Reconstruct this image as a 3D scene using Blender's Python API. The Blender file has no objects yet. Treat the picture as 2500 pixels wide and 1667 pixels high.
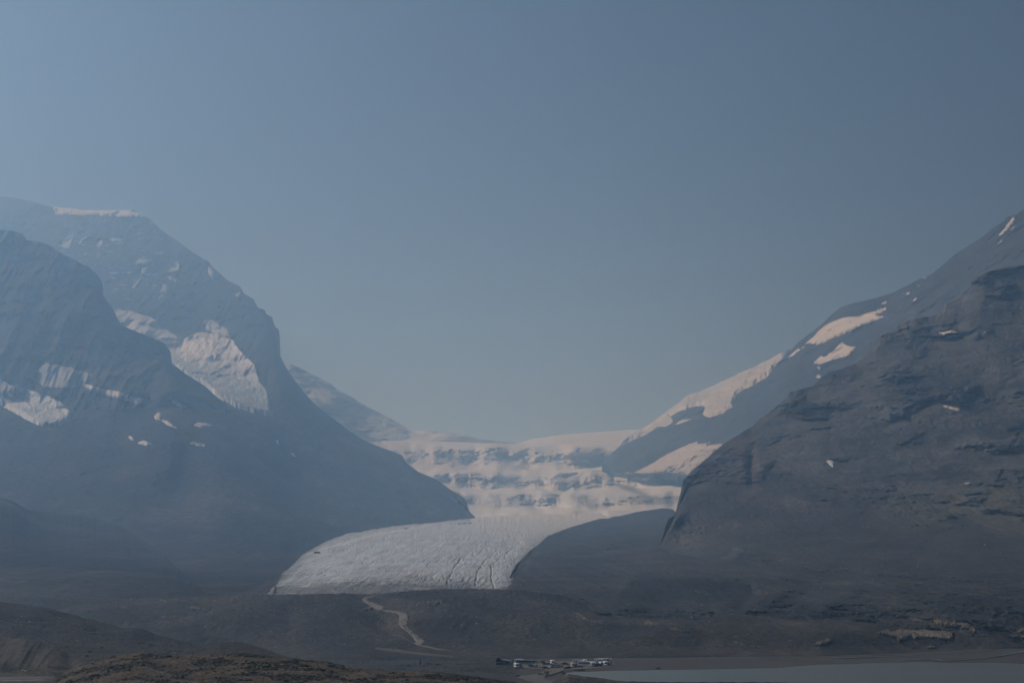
import bpy, bmesh, math, random
import numpy as np
from mathutils import Vector

random.seed(7)
rng = np.random.default_rng(7)
sc = bpy.context.scene
COL = sc.collection

# ------------------------------------------------------------------ camera
F, CX, HY = 4861.0, 1250.0, 1430.0          # focal length, centre column, horizon row (photo pixels)
cam_d = bpy.data.cameras.new("camera")
cam_d.sensor_width = 36.0
cam_d.lens = F * 36.0 / 2500.0
cam_d.shift_y = (HY - 833.5) / 2500.0
cam_d.clip_start = 1.0
cam_d.clip_end = 60000.0
cam = bpy.data.objects.new("camera", cam_d)
cam.location = (0, 0, 0)
cam.rotation_euler = (math.radians(90), 0, 0)
COL.objects.link(cam)
sc.camera = cam

# ------------------------------------------------------------------ sky, sun, exposure
SUN_AZ, SUN_EL = -57.0, 38.5                # degrees from the view direction (left negative), above horizon
world = bpy.data.worlds.new("World")
sc.world = world
world.use_nodes = True
wn = world.node_tree.nodes
wl = world.node_tree.links
wn.clear()
sky = wn.new("ShaderNodeTexSky")
sky.sky_type = 'NISHITA'
sky.sun_disc = False
sky.sun_elevation = math.radians(SUN_EL)
sky.sun_rotation = math.radians(SUN_AZ)
sky.altitude = 2000
sky.air_density = 0.13
sky.dust_density = 5.0
sky.ozone_density = 10.0
bg = wn.new("ShaderNodeBackground")
bg.inputs[1].default_value = 0.09
wo = wn.new("ShaderNodeOutputWorld")
wl.new(sky.outputs[0], bg.inputs[0])
wl.new(bg.outputs[0], wo.inputs[0])

sun_d = bpy.data.lights.new("sun", 'SUN')
sun_d.energy = 5.0
sun_d.angle = math.radians(0.6)
sun_d.color = (1.0, 0.98, 0.975)
sun = bpy.data.objects.new("sun", sun_d)
a, e = math.radians(SUN_AZ), math.radians(SUN_EL)
sdir = Vector((math.sin(a) * math.cos(e), math.cos(a) * math.cos(e), math.sin(e)))
sun.rotation_euler = (-sdir).to_track_quat('-Z', 'Y').to_euler()
COL.objects.link(sun)

sc.view_settings.view_transform = 'Standard'
sc.view_settings.look = 'None'
sc.view_settings.exposure = -0.72
sc.view_settings.gamma = 1.0
sc.cycles.use_denoising = True
sc.cycles.use_adaptive_sampling = False
sc.cycles.max_bounces = 6
sc.cycles.volume_bounces = 3
HAZE_DENSITY, HAZE_COLOR, HAZE_G = 1.32e-4, (0.385, 0.655, 1.0), 0.75

# ------------------------------------------------------------------ noise
_p = np.random.default_rng(11).permutation(256).astype(np.int32)
_p = np.concatenate([_p, _p, _p])
_g = np.random.default_rng(12).normal(size=(256, 3))
_g = (_g / np.linalg.norm(_g, axis=1, keepdims=True)).astype(np.float32)

def pn(x, y, z=0.0):
    x, y, z = np.broadcast_arrays(np.asarray(x, np.float64), np.asarray(y, np.float64), np.asarray(z, np.float64))
    xi, yi, zi = np.floor(x), np.floor(y), np.floor(z)
    xf, yf, zf = (x - xi).astype(np.float32), (y - yi).astype(np.float32), (z - zi).astype(np.float32)
    xi, yi, zi = xi.astype(np.int64) & 255, yi.astype(np.int64) & 255, zi.astype(np.int64) & 255
    u, v, w = (t * t * t * (t * (t * 6 - 15) + 10) for t in (xf, yf, zf))
    def gr(a, b, c):
        g = _g[_p[_p[_p[(xi + a) & 255] + ((yi + b) & 255)] + ((zi + c) & 255)]]
        return g[..., 0] * (xf - a) + g[..., 1] * (yf - b) + g[..., 2] * (zf - c)
    def L(a, b, t): return a + (b - a) * t
    x00, x10 = L(gr(0, 0, 0), gr(1, 0, 0), u), L(gr(0, 1, 0), gr(1, 1, 0), u)
    x01, x11 = L(gr(0, 0, 1), gr(1, 0, 1), u), L(gr(0, 1, 1), gr(1, 1, 1), u)
    return L(L(x00, x10, v), L(x01, x11, v), w) * 1.6

def fbm(x, y, z=0.0, o=4, gain=0.5, lac=2.03):
    s, a_, t = 0.0, 1.0, 0.0
    for k in range(o):
        s = s + a_ * pn(np.asarray(x) + 17.3 * k, np.asarray(y) - 9.1 * k, np.asarray(z) + 5.7 * k)
        t += a_
        a_ *= gain
        x, y, z = np.asarray(x) * lac, np.asarray(y) * lac, np.asarray(z) * lac
    return s / t

def ridged(x, y, z=0.0, o=4, gain=0.5):
    s, a_, t = 0.0, 1.0, 0.0
    for k in range(o):
        s = s + a_ * (1 - 2 * np.abs(pn(np.asarray(x) + 31.3 * k, np.asarray(y) + 3.1 * k, np.asarray(z) - 7.7 * k)))
        t += a_
        a_ *= gain
        x, y, z = np.asarray(x) * 2.1, np.asarray(y) * 2.1, np.asarray(z) * 2.1
    return s / t

def sstep(a_, b_, x):
    t = np.clip((x - a_) / (b_ - a_), 0, 1)
    return t * t * (3 - 2 * t)

def gauss(px, py, x0, y0, sx, sy, rot=0.0):
    dx, dy = px - x0, py - y0
    if rot:
        c, s = math.cos(math.radians(rot)), math.sin(math.radians(rot))
        dx, dy = c * dx + s * dy, -s * dx + c * dy
    return np.exp(-(dx / sx) ** 2 - (dy / sy) ** 2)

# ------------------------------------------------------------------ materials
def new_mat(name):
    m = bpy.data.materials.new(name)
    m.use_nodes = True
    nt = m.node_tree
    b = nt.nodes["Principled BSDF"]
    b.inputs["Specular IOR Level"].default_value = 0.15
    return m, nt, b

def ground_mat(name, size, bump=0.5, rough=0.95, contrast=0.35, spec=0.15, attr="tint"):
    """terrain: vertex tint (rock / scree / snow) x procedural grain + fine relief"""
    m, nt, b = new_mat(name)
    N, Lk = nt.nodes.new, nt.links.new
    b.inputs["Roughness"].default_value = rough
    b.inputs["Specular IOR Level"].default_value = spec
    at_ = N("ShaderNodeAttribute"); at_.attribute_name = attr
    geo = N("ShaderNodeNewGeometry")
    n1 = N("ShaderNodeTexNoise"); n1.inputs["Scale"].default_value = 1.0 / size
    n1.inputs["Detail"].default_value = 6.0; n1.inputs["Roughness"].default_value = 0.65
    Lk(geo.outputs["Position"], n1.inputs["Vector"])
    mr = N("ShaderNodeMapRange")
    mr.inputs[1].default_value, mr.inputs[2].default_value = 0.3, 0.7
    mr.inputs[3].default_value, mr.inputs[4].default_value = 1 - contrast, 1 + contrast
    Lk(n1.outputs["Fac"], mr.inputs[0])
    mx = N("ShaderNodeMix"); mx.data_type = 'RGBA'; mx.blend_type = 'MULTIPLY'; mx.inputs[0].default_value = 1.0
    Lk(at_.outputs["Color"], mx.inputs[6]); Lk(mr.outputs[0], mx.inputs[7])
    Lk(mx.outputs[2], b.inputs["Base Color"])
    bp = N("ShaderNodeBump"); bp.inputs["Strength"].default_value = bump
    bp.inputs["Distance"].default_value = size * 0.5
    Lk(n1.outputs["Fac"], bp.inputs["Height"]); Lk(bp.outputs[0], b.inputs["Normal"])
    return m

def plain_mat(name, col, rough=0.6, metal=0.0, spec=0.3, var=0.12, size=0.7):
    m, nt, b = new_mat(name)
    N, Lk = nt.nodes.new, nt.links.new
    b.inputs["Roughness"].default_value = rough
    b.inputs["Metallic"].default_value = metal
    b.inputs["Specular IOR Level"].default_value = spec
    geo = N("ShaderNodeNewGeometry")
    n1 = N("ShaderNodeTexNoise"); n1.inputs["Scale"].default_value = 1.0 / size; n1.inputs["Detail"].default_value = 4
    Lk(geo.outputs["Position"], n1.inputs["Vector"])
    rp = N("ShaderNodeValToRGB")
    rp.color_ramp.elements[0].position, rp.color_ramp.elements[1].position = 0.3, 0.7
    rp.color_ramp.elements[0].color = tuple(c * (1 - var) for c in col) + (1,)
    rp.color_ramp.elements[1].color = tuple(min(1, c * (1 + var)) for c in col) + (1,)
    Lk(n1.outputs["Fac"], rp.inputs[0]); Lk(rp.outputs[0], b.inputs["Base Color"])
    return m

# ------------------------------------------------------------------ mesh helpers
def make_mesh(name, verts, faces_arr, tint=None, smooth=True):
    """verts (n,3); faces_arr (m,3|4)"""
    me = bpy.data.meshes.new(name)
    nv, (nf, k) = len(verts), faces_arr.shape
    me.vertices.add(nv)
    me.vertices.foreach_set("co", np.ascontiguousarray(verts, np.float32).ravel())
    me.loops.add(nf * k)
    me.loops.foreach_set("vertex_index", np.ascontiguousarray(faces_arr, np.int32).ravel())
    me.polygons.add(nf)
    me.polygons.foreach_set("loop_start", np.arange(0, nf * k, k, dtype=np.int32))
    me.polygons.foreach_set("use_smooth", np.full(nf, smooth))
    me.update(calc_edges=True)
    if tint is not None:
        at_ = me.attributes.new("tint", 'FLOAT_COLOR', 'POINT')
        c = np.ones((nv, 4), np.float32)
        c[:, :3] = np.clip(tint, 0, 1)
        at_.data.foreach_set("color", c.ravel())
    return me

def add_obj(name, me, mat=None, parent=None, kind=None, label=None, cat=None, group=None, loc=None):
    o = bpy.data.objects.new(name, me)
    COL.objects.link(o)
    if mat is not None and me is not None and not me.materials:
        me.materials.append(mat)
    if parent is not None: o.parent = parent
    if kind: o["kind"] = kind
    if label: o["label"] = label
    if cat: o["category"] = cat
    if group: o["group"] = group
    if loc is not None: o.location = loc
    return o

def grid_faces(nr, nc):
    i = np.arange(nr * nc).reshape(nr, nc)
    return np.stack([i[:-1, :-1], i[:-1, 1:], i[1:, 1:], i[1:, :-1]], -1).reshape(-1, 4)

def W(Y):
    """distances beyond the moraine are stretched so that the even haze veils far slopes more"""
    Y = np.asarray(Y, float)
    return np.where(Y > 2200, 2200 + (Y - 2200) * 2.0, Y)

def P(px, py, Y, warp=True):
    if warp: Y = W(Y)
    px, py, Y = np.broadcast_arrays(np.asarray(px, float), np.asarray(py, float), np.asarray(Y, float))
    return np.stack([(px - CX) / F * Y, Y, (HY - py) / F * Y], -1)

def px_of(v):
    return v[..., 0] / v[..., 1] * F + CX, HY - v[..., 2] / v[..., 1] * F

class Sheet:
    """a slope lofted through guide lines given from its foot to its crest: (column, row, distance in m)"""
    def __init__(s, name, x0, x1, step, curves, rowstep, dY=None, dZ=None, tint=None, mat=None,
                 back=(900., 1.0), label=None, smooth=0, kind="structure", cat=None, crest=0.0, alb=1.0, wander=0.0, under=0.0):
        xs = np.arange(x0, x1 + step, step, dtype=float)
        nc = len(xs)
        def itp(c, j):
            c = np.array(c, float)
            return np.interp(xs, c[:, 0], c[:, j])
        py = np.stack([itp(c, 1) for c in curves]); Yk = np.stack([itp(c, 2) for c in curves])
        if wander:
            for i in range(1, len(py) - 1):
                py[i] += wander * fbm(xs / 75.0, i * 2.7, 0.4, 4, 0.55)
                Yk[i] += 10 * wander * fbm(xs / 90.0, i * 3.1, 1.4, 3)
        if smooth:
            k = np.hanning(2 * int(smooth / step) + 3); k /= k.sum()
            n = len(k) // 2
            sm = lambda v: np.convolve(np.pad(v, n, mode='edge'), k, mode='valid')
            for i in range(len(py) - 1): py[i] = sm(py[i])
            for i in range(len(py)): Yk[i] = sm(Yk[i])
        if crest:
            py[-1] += crest * fbm(xs / 23.0, 3.3 + x0, 0.5, 4, 0.6)
        if under:
            k = np.hanning(2 * int(45 / step) + 3); k /= k.sum(); n = len(k) // 2
            sm2 = lambda v: np.convolve(np.pad(v, n, mode='edge'), k, mode='valid')
            pu = np.maximum(sm2(py[-1]) + under, py[-1] + 2)
            pu = np.minimum(pu, 0.5 * (py[-1] + py[-2]) + 0.5 * np.maximum(py[-2] - py[-1] - 2 * under, 0))
            fr = np.clip((pu - py[-1]) / np.maximum(py[-2] - py[-1], 1), 0, 1)
            yu = sm2(Yk[-1] + (Yk[-2] - Yk[-1]) * fr)
            py = np.insert(py, len(py) - 1, pu, 0); Yk = np.insert(Yk, len(Yk) - 1, yu, 0)
        K = len(py)
        for i in range(K - 2, -1, -1): py[i] = np.maximum(py[i], py[i + 1] + 0.05)
        # pchip of Y over row coordinate
        h = py[:-1] - py[1:]; d = (Yk[1:] - Yk[:-1]) / h
        m = np.zeros_like(py)
        m[0], m[-1] = d[0], d[-1]
        for i in range(1, K - 1):
            ok = d[i - 1] * d[i] > 0
            w1, w2 = 2 * h[i] + h[i - 1], h[i] + 2 * h[i - 1]
            with np.errstate(divide='ignore', invalid='ignore'):
                hm = (w1 + w2) / (w1 / d[i - 1] + w2 / d[i])
            m[i] = np.where(ok, hm, 0)
        if under:
            for i in range(1, K - 1): m[i] = sm2(m[i])
        rows_py, rows_Y = [], []
        for i in range(K - 1):
            n = int(max(3, min(400, np.percentile(h[i], 90) / rowstep)))
            ts = np.linspace(0, 1, n, endpoint=(i == K - 2))
            for t in ts:
                rows_py.append(py[i] - t * h[i])
                h00, h10, h01, h11 = 2*t**3-3*t*t+1, t**3-2*t*t+t, -2*t**3+3*t*t, t**3-t*t
                rows_Y.append(h00 * Yk[i] + h10 * h[i] * m[i] + h01 * Yk[i + 1] + h11 * h[i] * m[i + 1])
        PY, Y = np.stack(rows_py), np.stack(rows_Y)
        s.nf = len(PY)
        PX = np.broadcast_to(xs, PY.shape)
        v = P(PX, PY, Y)
        if dY is not None:
            Y = Y + dY(PX, PY, v[..., 0], Y, v[..., 2])
            v = P(PX, PY, Y)
        if dZ is not None:
            v[..., 2] += dZ(PX, PY, v[..., 0], Y, v[..., 2])
        s.xs, s.step, s.x0 = xs, step, x0
        s.v = v
        _, s.PY = px_of(v)
        # slope-aware tint
        du = np.gradient(v, axis=1); dv = np.gradient(v, axis=0)
        nrm = np.cross(du, dv); nrm /= np.linalg.norm(nrm, axis=-1, keepdims=True) + 1e-9
        s.nrm = nrm
        tc = (tint(PX, PY, v[..., 0], v[..., 1], v[..., 2], nrm) if tint else np.full(v.shape, 0.1)) * alb
        # far side of the crest
        if back:
            top = v[-1]
            nb = 8
            bt = np.linspace(0, 1, nb + 1)[1:]
            bv = np.stack([top + np.stack([top[:, 0] / top[:, 1] * back[0] * t, np.full(nc, back[0] * t),
                           np.full(nc, -back[0] * back[1] * t * (0.35 + 0.65 * t))], -1) for t in bt])
            bv[..., 2] += (0.05 * back[0]) * fbm(bv[..., 0] / 300, bv[..., 1] / 300, 0.3, 2) * bt[:, None]
            v = np.concatenate([v, bv]); tc = np.concatenate([tc, np.repeat(tc[-1:], nb, 0)])
        me = make_mesh(name, v.reshape(-1, 3), grid_faces(*v.shape[:2]), tc.reshape(-1, 3))
        s.obj = add_obj(name, me, mat, kind=kind, label=label, cat=cat)
    def at(s, px, py):
        """points of the slope seen at these photo positions (arrays of equal shape)"""
        px, py = np.asarray(px, float), np.asarray(py, float)
        out = np.zeros(px.shape + (3,))
        fx = np.clip((px - s.x0) / s.step, 0, len(s.xs) - 1.001)
        c0 = fx.astype(int); w = fx - c0
        flat = out.reshape(-1, 3); pyf, c0f, wf, pxf = py.ravel(), c0.ravel(), w.ravel(), px.ravel()
        Yv = np.zeros(len(pyf)); PYv = np.zeros(len(pyf))
        for c in np.unique(c0f):
            ix = np.where(c0f == c)[0]
            ys, rows = [], []
            for cc in (c, c + 1):
                mono = np.minimum.accumulate(s.PY[:, cc])[::-1]
                ys.append(np.interp(pyf[ix], mono, s.v[::-1, cc, 1]))
                rows.append(np.clip(pyf[ix], mono[0], mono[-1]))
            Yv[ix] = ys[0] * (1 - wf[ix]) + ys[1] * wf[ix]
            PYv[ix] = rows[0] * (1 - wf[ix]) + rows[1] * wf[ix]
        flat[:] = P(pxf, PYv, Yv, False)
        s.ok = ((np.abs(PYv - pyf) < 0.6) & (pxf >= s.x0 - 1) & (pxf <= s.xs[-1] + 1)).reshape(px.shape)
        return flat.reshape(out.shape)

def front_at(sheets, px, py):
    """nearest of several slopes at these photo positions"""
    if not isinstance(sheets, (list, tuple)): return sheets.at(px, py)
    best = None
    for q in sheets:
        v = q.at(px, py)
        yv = np.where(q.ok, v[..., 1], 1e9 + v[..., 1])
        if best is None: best, by = v, yv
        else:
            m = yv < by
            best = np.where(m[..., None], v, best); by = np.minimum(by, yv)
    return best

def poly_sd(px, py, poly):
    poly = np.array(poly, float)
    d = np.full(px.shape, 1e9); ins = np.zeros(px.shape, bool)
    for i in range(len(poly)):
        ax, ay = poly[i]; bx, by = poly[(i + 1) % len(poly)]
        ex, ey = bx - ax, by - ay
        t = np.clip(((px - ax) * ex + (py - ay) * ey) / (ex * ex + ey * ey + 1e-9), 0, 1)
        d = np.minimum(d, np.hypot(px - ax - t * ex, py - ay - t * ey))
        cr = ((ay > py) != (by > py)) & (px < (bx - ax) * (py - ay) / ((by - ay) if by != ay else 1e-9) + ax)
        ins ^= cr
    return np.where(ins, d, -d)

def drape(sheet, poly, name, mat, thick, rag=2.0, ragsize=9.0, res=1.5, soft=3.0, tint=None, rough=0.0,
          rsize=20.0, up=(0, -0.7, 0.7), **kw):
    """a patch with its own thickness lying on a slope, ragged along its outline"""
    pa = np.array(poly, float)
    pad = rag + 2 * res
    gx = np.arange(pa[:, 0].min() - pad, pa[:, 0].max() + pad + res, res)
    gy = np.arange(pa[:, 1].max() + pad, pa[:, 1].min() - pad - res, -res)
    PX, PY = np.meshgrid(gx, gy)
    sd = poly_sd(PX, PY, poly) + rag * 1.6 * fbm(PX / ragsize, PY / ragsize, hash(name) % 7 + pa[0, 0] * 0.1, 4, 0.6)
    base = front_at(sheet, PX, PY)
    t = thick * np.clip(sd / soft, -1.2, 1.0)
    v = base + t[..., None] * np.array(up)
    if rough:
        n = ridged(base[..., 0] / rsize, base[..., 1] / rsize, base[..., 2] / rsize, 4, 0.6)
        v = v + (np.clip(sd / soft, 0, 1) * rough * n)[..., None] * np.array(up)
    nr, nc = PX.shape
    fc = grid_faces(nr, nc)
    keep = (sd.ravel()[fc] > 0).any(1)
    fc = fc[keep]
    if len(fc) == 0: return None
    used, inv = np.unique(fc, return_inverse=True)
    tc = None
    if tint is not None:
        tc = tint(PX, PY, base, sd) if callable(tint) else np.broadcast_to(np.array(tint, float), v.shape)
        tc = tc.reshape(-1, 3)[used]
    me = make_mesh(name, v.reshape(-1, 3)[used], inv.reshape(-1, 4), tc)
    return add_obj(name, me, mat, **kw)

def mixc(a_, b_, t):
    a_, b_ = np.asarray(a_, float), np.asarray(b_, float)
    return a_ + (b_ - a_) * np.asarray(t)[..., None]

# glacier distance as a function of photo row
def GL(py):
    return np.interp(py, [1240, 1250, 1262, 1280, 1300, 1350, 1400, 1450, 1500], [5600, 5100, 4700, 4250, 3800, 3000, 2500, 2050, 1800])

M_FAR = ground_mat("far_rock_and_snow", 60, 0.4)
M_LEFT = ground_mat("hazy_grey_rock", 30, 1.0, contrast=0.75)
M_RIGHT = ground_mat("dark_limestone", 10, 1.0, contrast=0.7)
M_MOR = ground_mat("moraine_rubble", 7, 1.0, contrast=0.8)
M_HILL = ground_mat("brown_moraine_till", 5, 1.0, contrast=0.8)
M_FORE = ground_mat("foreground_till", 2.0, 1.0, contrast=0.7)
M_FLAT = ground_mat("outwash_gravel", 5, 0.6, contrast=0.5)
M_ICE = ground_mat("glacier_ice", 11, 0.8, rough=0.7, contrast=0.3, spec=0.3)
M_SNOW = ground_mat("old_snow", 12, 0.25, rough=0.8, contrast=0.06, spec=0.2)
M_PATH = ground_mat("pale_path_gravel", 1.5, 0.3, contrast=0.2)
M_CRAG = ground_mat("tan_outcrop_rock", 5, 1.0, contrast=0.4)

# ================================================================== SETTING
# ---- ground under everything
gx = np.linspace(-13500, 13500, 60); gy = np.linspace(-4000, 24000, 60)
GX, GY = np.meshgrid(gx, gy)
GZ = -84 + 4 * fbm(GX / 900, GY / 900, 0.0, 3) + 0 * GX
add_obj("ground", make_mesh("ground", np.stack([GX, GY, GZ], -1).reshape(-1, 3), grid_faces(60, 60),
        np.full((3600, 3), (0.10, 0.095, 0.085))), M_FLAT, kind="structure", label="grey gravel valley floor under the moraines")

# ---- far snowfield beyond the icefall
far_top = [(500, 1080, 10500), (1100, 1078, 10500), (1179, 1077, 10500), (1271, 1080, 10500), (1300, 1071, 10500), (1371, 1061, 10500),
           (1454, 1054, 10500), (1514, 1050, 10500), (1564, 1047, 10500), (1700, 1040, 10500), (2000, 1030, 10500)]
S_FAR = Sheet("snowfield", 500, 2000, 5, [[(500, 1130, 8300), (2000, 1130, 8300)], far_top], 3,
              dZ=lambda px, py, X, Y, Z: 4 * fbm(X / 500, Y / 700, 0, 3),
              tint=lambda px, py, X, Y, Z, n: mixc((0.62, 0.57, 0.545), (0.60, 0.575, 0.58), 0.5 + 0.5 * fbm(X / 300, Y / 500, 0, 3)),
              mat=M_SNOW, back=(1500, 0.2), smooth=40, label="pale distant snowfield on the skyline between the two mountains")

# ---- snowy shoulder behind the left mountain
sh_top = [(560, 800), (640, 845), (693, 884), (718, 891), (768, 916), (807, 936), (829, 954), (857, 968), (904, 996), (936, 1012), (964, 1027),
          (996, 1046), (1029, 1050), (1096, 1055), (1136, 1062), (1179, 1073), (1271, 1082), (1340, 1096)]
def sh_tint(px, py, X, Y, Z, n):
    k = fbm(X / 260 + 3, Y / 300, Z / 130, 5, 0.6) + 0.55 * (n[..., 2] - 0.55) + 0.35 * sstep(1090, 1150, py) - 0.1
    k -= 0.45 * gauss(px, py, 1170, 1108, 45, 25) + 0.3 * gauss(px, py, 870, 1030, 60, 40, 40) + 0.25 * gauss(px, py, 745, 925, 25, 25)
    k += 0.5 * gauss(px, py, 790, 962, 22, 12, 40) + 0.3 * gauss(px, py, 960, 1075, 60, 30) + 0.35 * gauss(px, py, 1050, 1062, 60, 8)
    return mixc((0.12, 0.12, 0.13), (0.58, 0.57, 0.56), sstep(-0.2, 0.3, k))
S_SHO = Sheet("snowy_ridge", 560, 1340, 2.6, [
    [(560, 1150, 6900), (900, 1150, 6900), (1060, 1215, 6500), (1200, 1215, 6500), (1340, 1200, 6600)],
    [(560, 1060, 7300), (760, 1060, 7300), (900, 1110, 7200), (1060, 1150, 7000), (1200, 1140, 7100), (1340, 1130, 7000)],
    [(a_, b_, 8300 - 0.6 * max(0, a_ - 560)) for a_, b_ in sh_top]], 2.4,
    dY=lambda px, py, X, Y, Z: -150 * fbm(X / 420, Y / 900, Z / 260, 5, 0.55) - 40 * ridged(X / 160, Z / 90, Y / 400, 3),
    tint=sh_tint, mat=M_FAR, back=(900, 0.5), smooth=20, label="hazy snow and rock ridge behind the left mountain")

# ---- icefall headwall
def ice_dY(px, py, X, Y, Z):
    st = sstep(1092, 1100, py) * (1 - sstep(1130, 1150, py)) + sstep(1150, 1158, py) * (1 - sstep(1185, 1198, py)) + sstep(1200, 1208, py) * (1 - sstep(1228, 1240, py))
    seracs = ridged(X / 42 + 0.4 * fbm(X / 90, Z / 40, 2.0, 2), Z / 26, 0.2, 4, 0.6)
    return -(11 * seracs + 7 * ridged(X / 20, Z / 11, 3.0, 3, 0.6)) * (0.3 + 0.7 * st) - 70 * fbm(X / 260, Z / 90, 1.0, 5, 0.6) - 10 * fbm(X / 70, Z / 12, 2.2, 3)
def ice_tint(px, py, X, Y, Z, n):
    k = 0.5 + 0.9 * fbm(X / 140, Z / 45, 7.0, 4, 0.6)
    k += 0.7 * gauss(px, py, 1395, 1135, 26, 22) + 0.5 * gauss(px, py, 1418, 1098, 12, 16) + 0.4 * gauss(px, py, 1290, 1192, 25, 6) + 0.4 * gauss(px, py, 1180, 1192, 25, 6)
    k -= 0.5 * gauss(px, py, 1250, 1218, 130, 14) + 0.5 * gauss(px, py, 1430, 1212, 120, 9) + 0.35 * gauss(px, py, 1300, 1165, 90, 9) + 0.3 * gauss(px, py, 1310, 1098, 60, 10)  # steep steps darkened bluish, benches lightened: their lighting is painted into the tint
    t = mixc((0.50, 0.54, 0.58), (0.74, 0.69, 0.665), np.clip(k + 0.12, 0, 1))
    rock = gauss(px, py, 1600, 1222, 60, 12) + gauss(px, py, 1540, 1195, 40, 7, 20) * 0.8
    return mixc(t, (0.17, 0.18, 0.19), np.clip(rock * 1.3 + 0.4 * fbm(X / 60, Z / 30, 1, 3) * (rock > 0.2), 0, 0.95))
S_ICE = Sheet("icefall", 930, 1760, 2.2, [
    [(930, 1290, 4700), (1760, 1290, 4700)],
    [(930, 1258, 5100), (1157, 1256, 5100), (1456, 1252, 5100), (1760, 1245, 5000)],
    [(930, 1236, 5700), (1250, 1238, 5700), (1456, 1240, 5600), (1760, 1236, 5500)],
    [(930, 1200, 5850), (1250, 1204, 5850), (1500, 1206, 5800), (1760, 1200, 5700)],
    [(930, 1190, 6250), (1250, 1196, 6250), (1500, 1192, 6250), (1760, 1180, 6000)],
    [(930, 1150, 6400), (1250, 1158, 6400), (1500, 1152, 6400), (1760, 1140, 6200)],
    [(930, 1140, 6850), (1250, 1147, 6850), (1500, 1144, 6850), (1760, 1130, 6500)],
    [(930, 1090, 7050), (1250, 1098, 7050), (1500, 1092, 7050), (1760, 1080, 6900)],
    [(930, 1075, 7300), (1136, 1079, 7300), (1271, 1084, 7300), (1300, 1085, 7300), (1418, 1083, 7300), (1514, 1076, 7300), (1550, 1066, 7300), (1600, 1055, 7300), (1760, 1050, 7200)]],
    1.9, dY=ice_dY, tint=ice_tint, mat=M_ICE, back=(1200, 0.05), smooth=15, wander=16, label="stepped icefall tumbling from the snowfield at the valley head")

# ---- snow-capped mountain on the right
dome_top = [(1470, 1126), (1490, 1112), (1511, 1090), (1530, 1076), (1550, 1065), (1564, 1054), (1586, 1043), (1621, 1014), (1643, 1000), (1675, 973), (1711, 961), (1746, 946),
            (1793, 921), (1836, 905), (1879, 884), (1907, 868), (1927, 859), (1950, 834), (1989, 805), (2011, 787), (2032, 766), (2052, 751),
            (2086, 739), (2129, 730), (2175, 716), (2214, 698), (2246, 680), (2275, 669), (2300, 648), (2329, 623), (2368, 598), (2396, 580),
            (2421, 559), (2450, 541), (2457, 530), (2482, 523), (2500, 510), (2600, 440), (2850, 330)]
dome_Y = lambda x: float(np.interp(x, [1470, 1564, 1750, 1930, 2100, 2300, 2500, 2850], [6950, 6900, 6600, 6200, 5800, 5300, 4900, 4600]))
def dome_dY(px, py, X, Y, Z):
    w = 40 * fbm(X / 300, Y / 300, Z / 300, 3)
    return -130 * fbm(X / 380, Y / 500, Z / 300, 5, 0.58) - 14 * np.abs(np.sin((Z + w - 0.25 * X) / 24.0)) - 34 * ridged((X - 0.6 * Z) / 110, (Z + 0.4 * X) / 300, 0.4, 4, 0.6)
def dome_tint(px, py, X, Y, Z, n):
    s = 0.5 + 0.6 * fbm(X / 130, Y / 300, (Z - 0.3 * X) / 26, 4)
    s = s + 0.5 * fbm(X / 300, Y / 300, Z / 200, 4, 0.6) + 0.4 * fbm((X - 0.7 * Z) / 40, Y / 200, (Z + 0.4 * X) / 160, 4, 0.6)
    c = mixc((0.03, 0.035, 0.04), (0.28, 0.27, 0.26), np.clip(s, 0, 1))
    return mixc(c, (0.25, 0.235, 0.22), 0.7 * np.clip(gauss(px, py, 2480, 640, 70, 18, -30), 0, 1))
S_DOME = Sheet("mountain", 1470, 3250, 2.4, [
    [(1470, 1150, 6400), (1496, 1160, 6450), (1550, 1164, 6300), (1650, 1172, 6000), (1720, 1182, 5800), (1800, 1250, 4800), (2100, 1200, 4400), (2500, 1000, 4000), (2850, 900, 3700)],
    [(1470, 1140, 6600), (1496, 1148, 6550), (1550, 1152, 6350), (1650, 1150, 6000), (1800, 1080, 5500), (2100, 950, 5000), (2500, 750, 4500), (2850, 650, 4200)],
    [(a_, b_, dome_Y(a_)) for a_, b_ in dome_top]], 2.4, dY=dome_dY, tint=dome_tint, mat=M_LEFT, alb=0.24, back=(1300, 0.35), smooth=20, crest=1.6,
    label="hazy blue mountain on the right with glacier ice along its left skyline")

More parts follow.
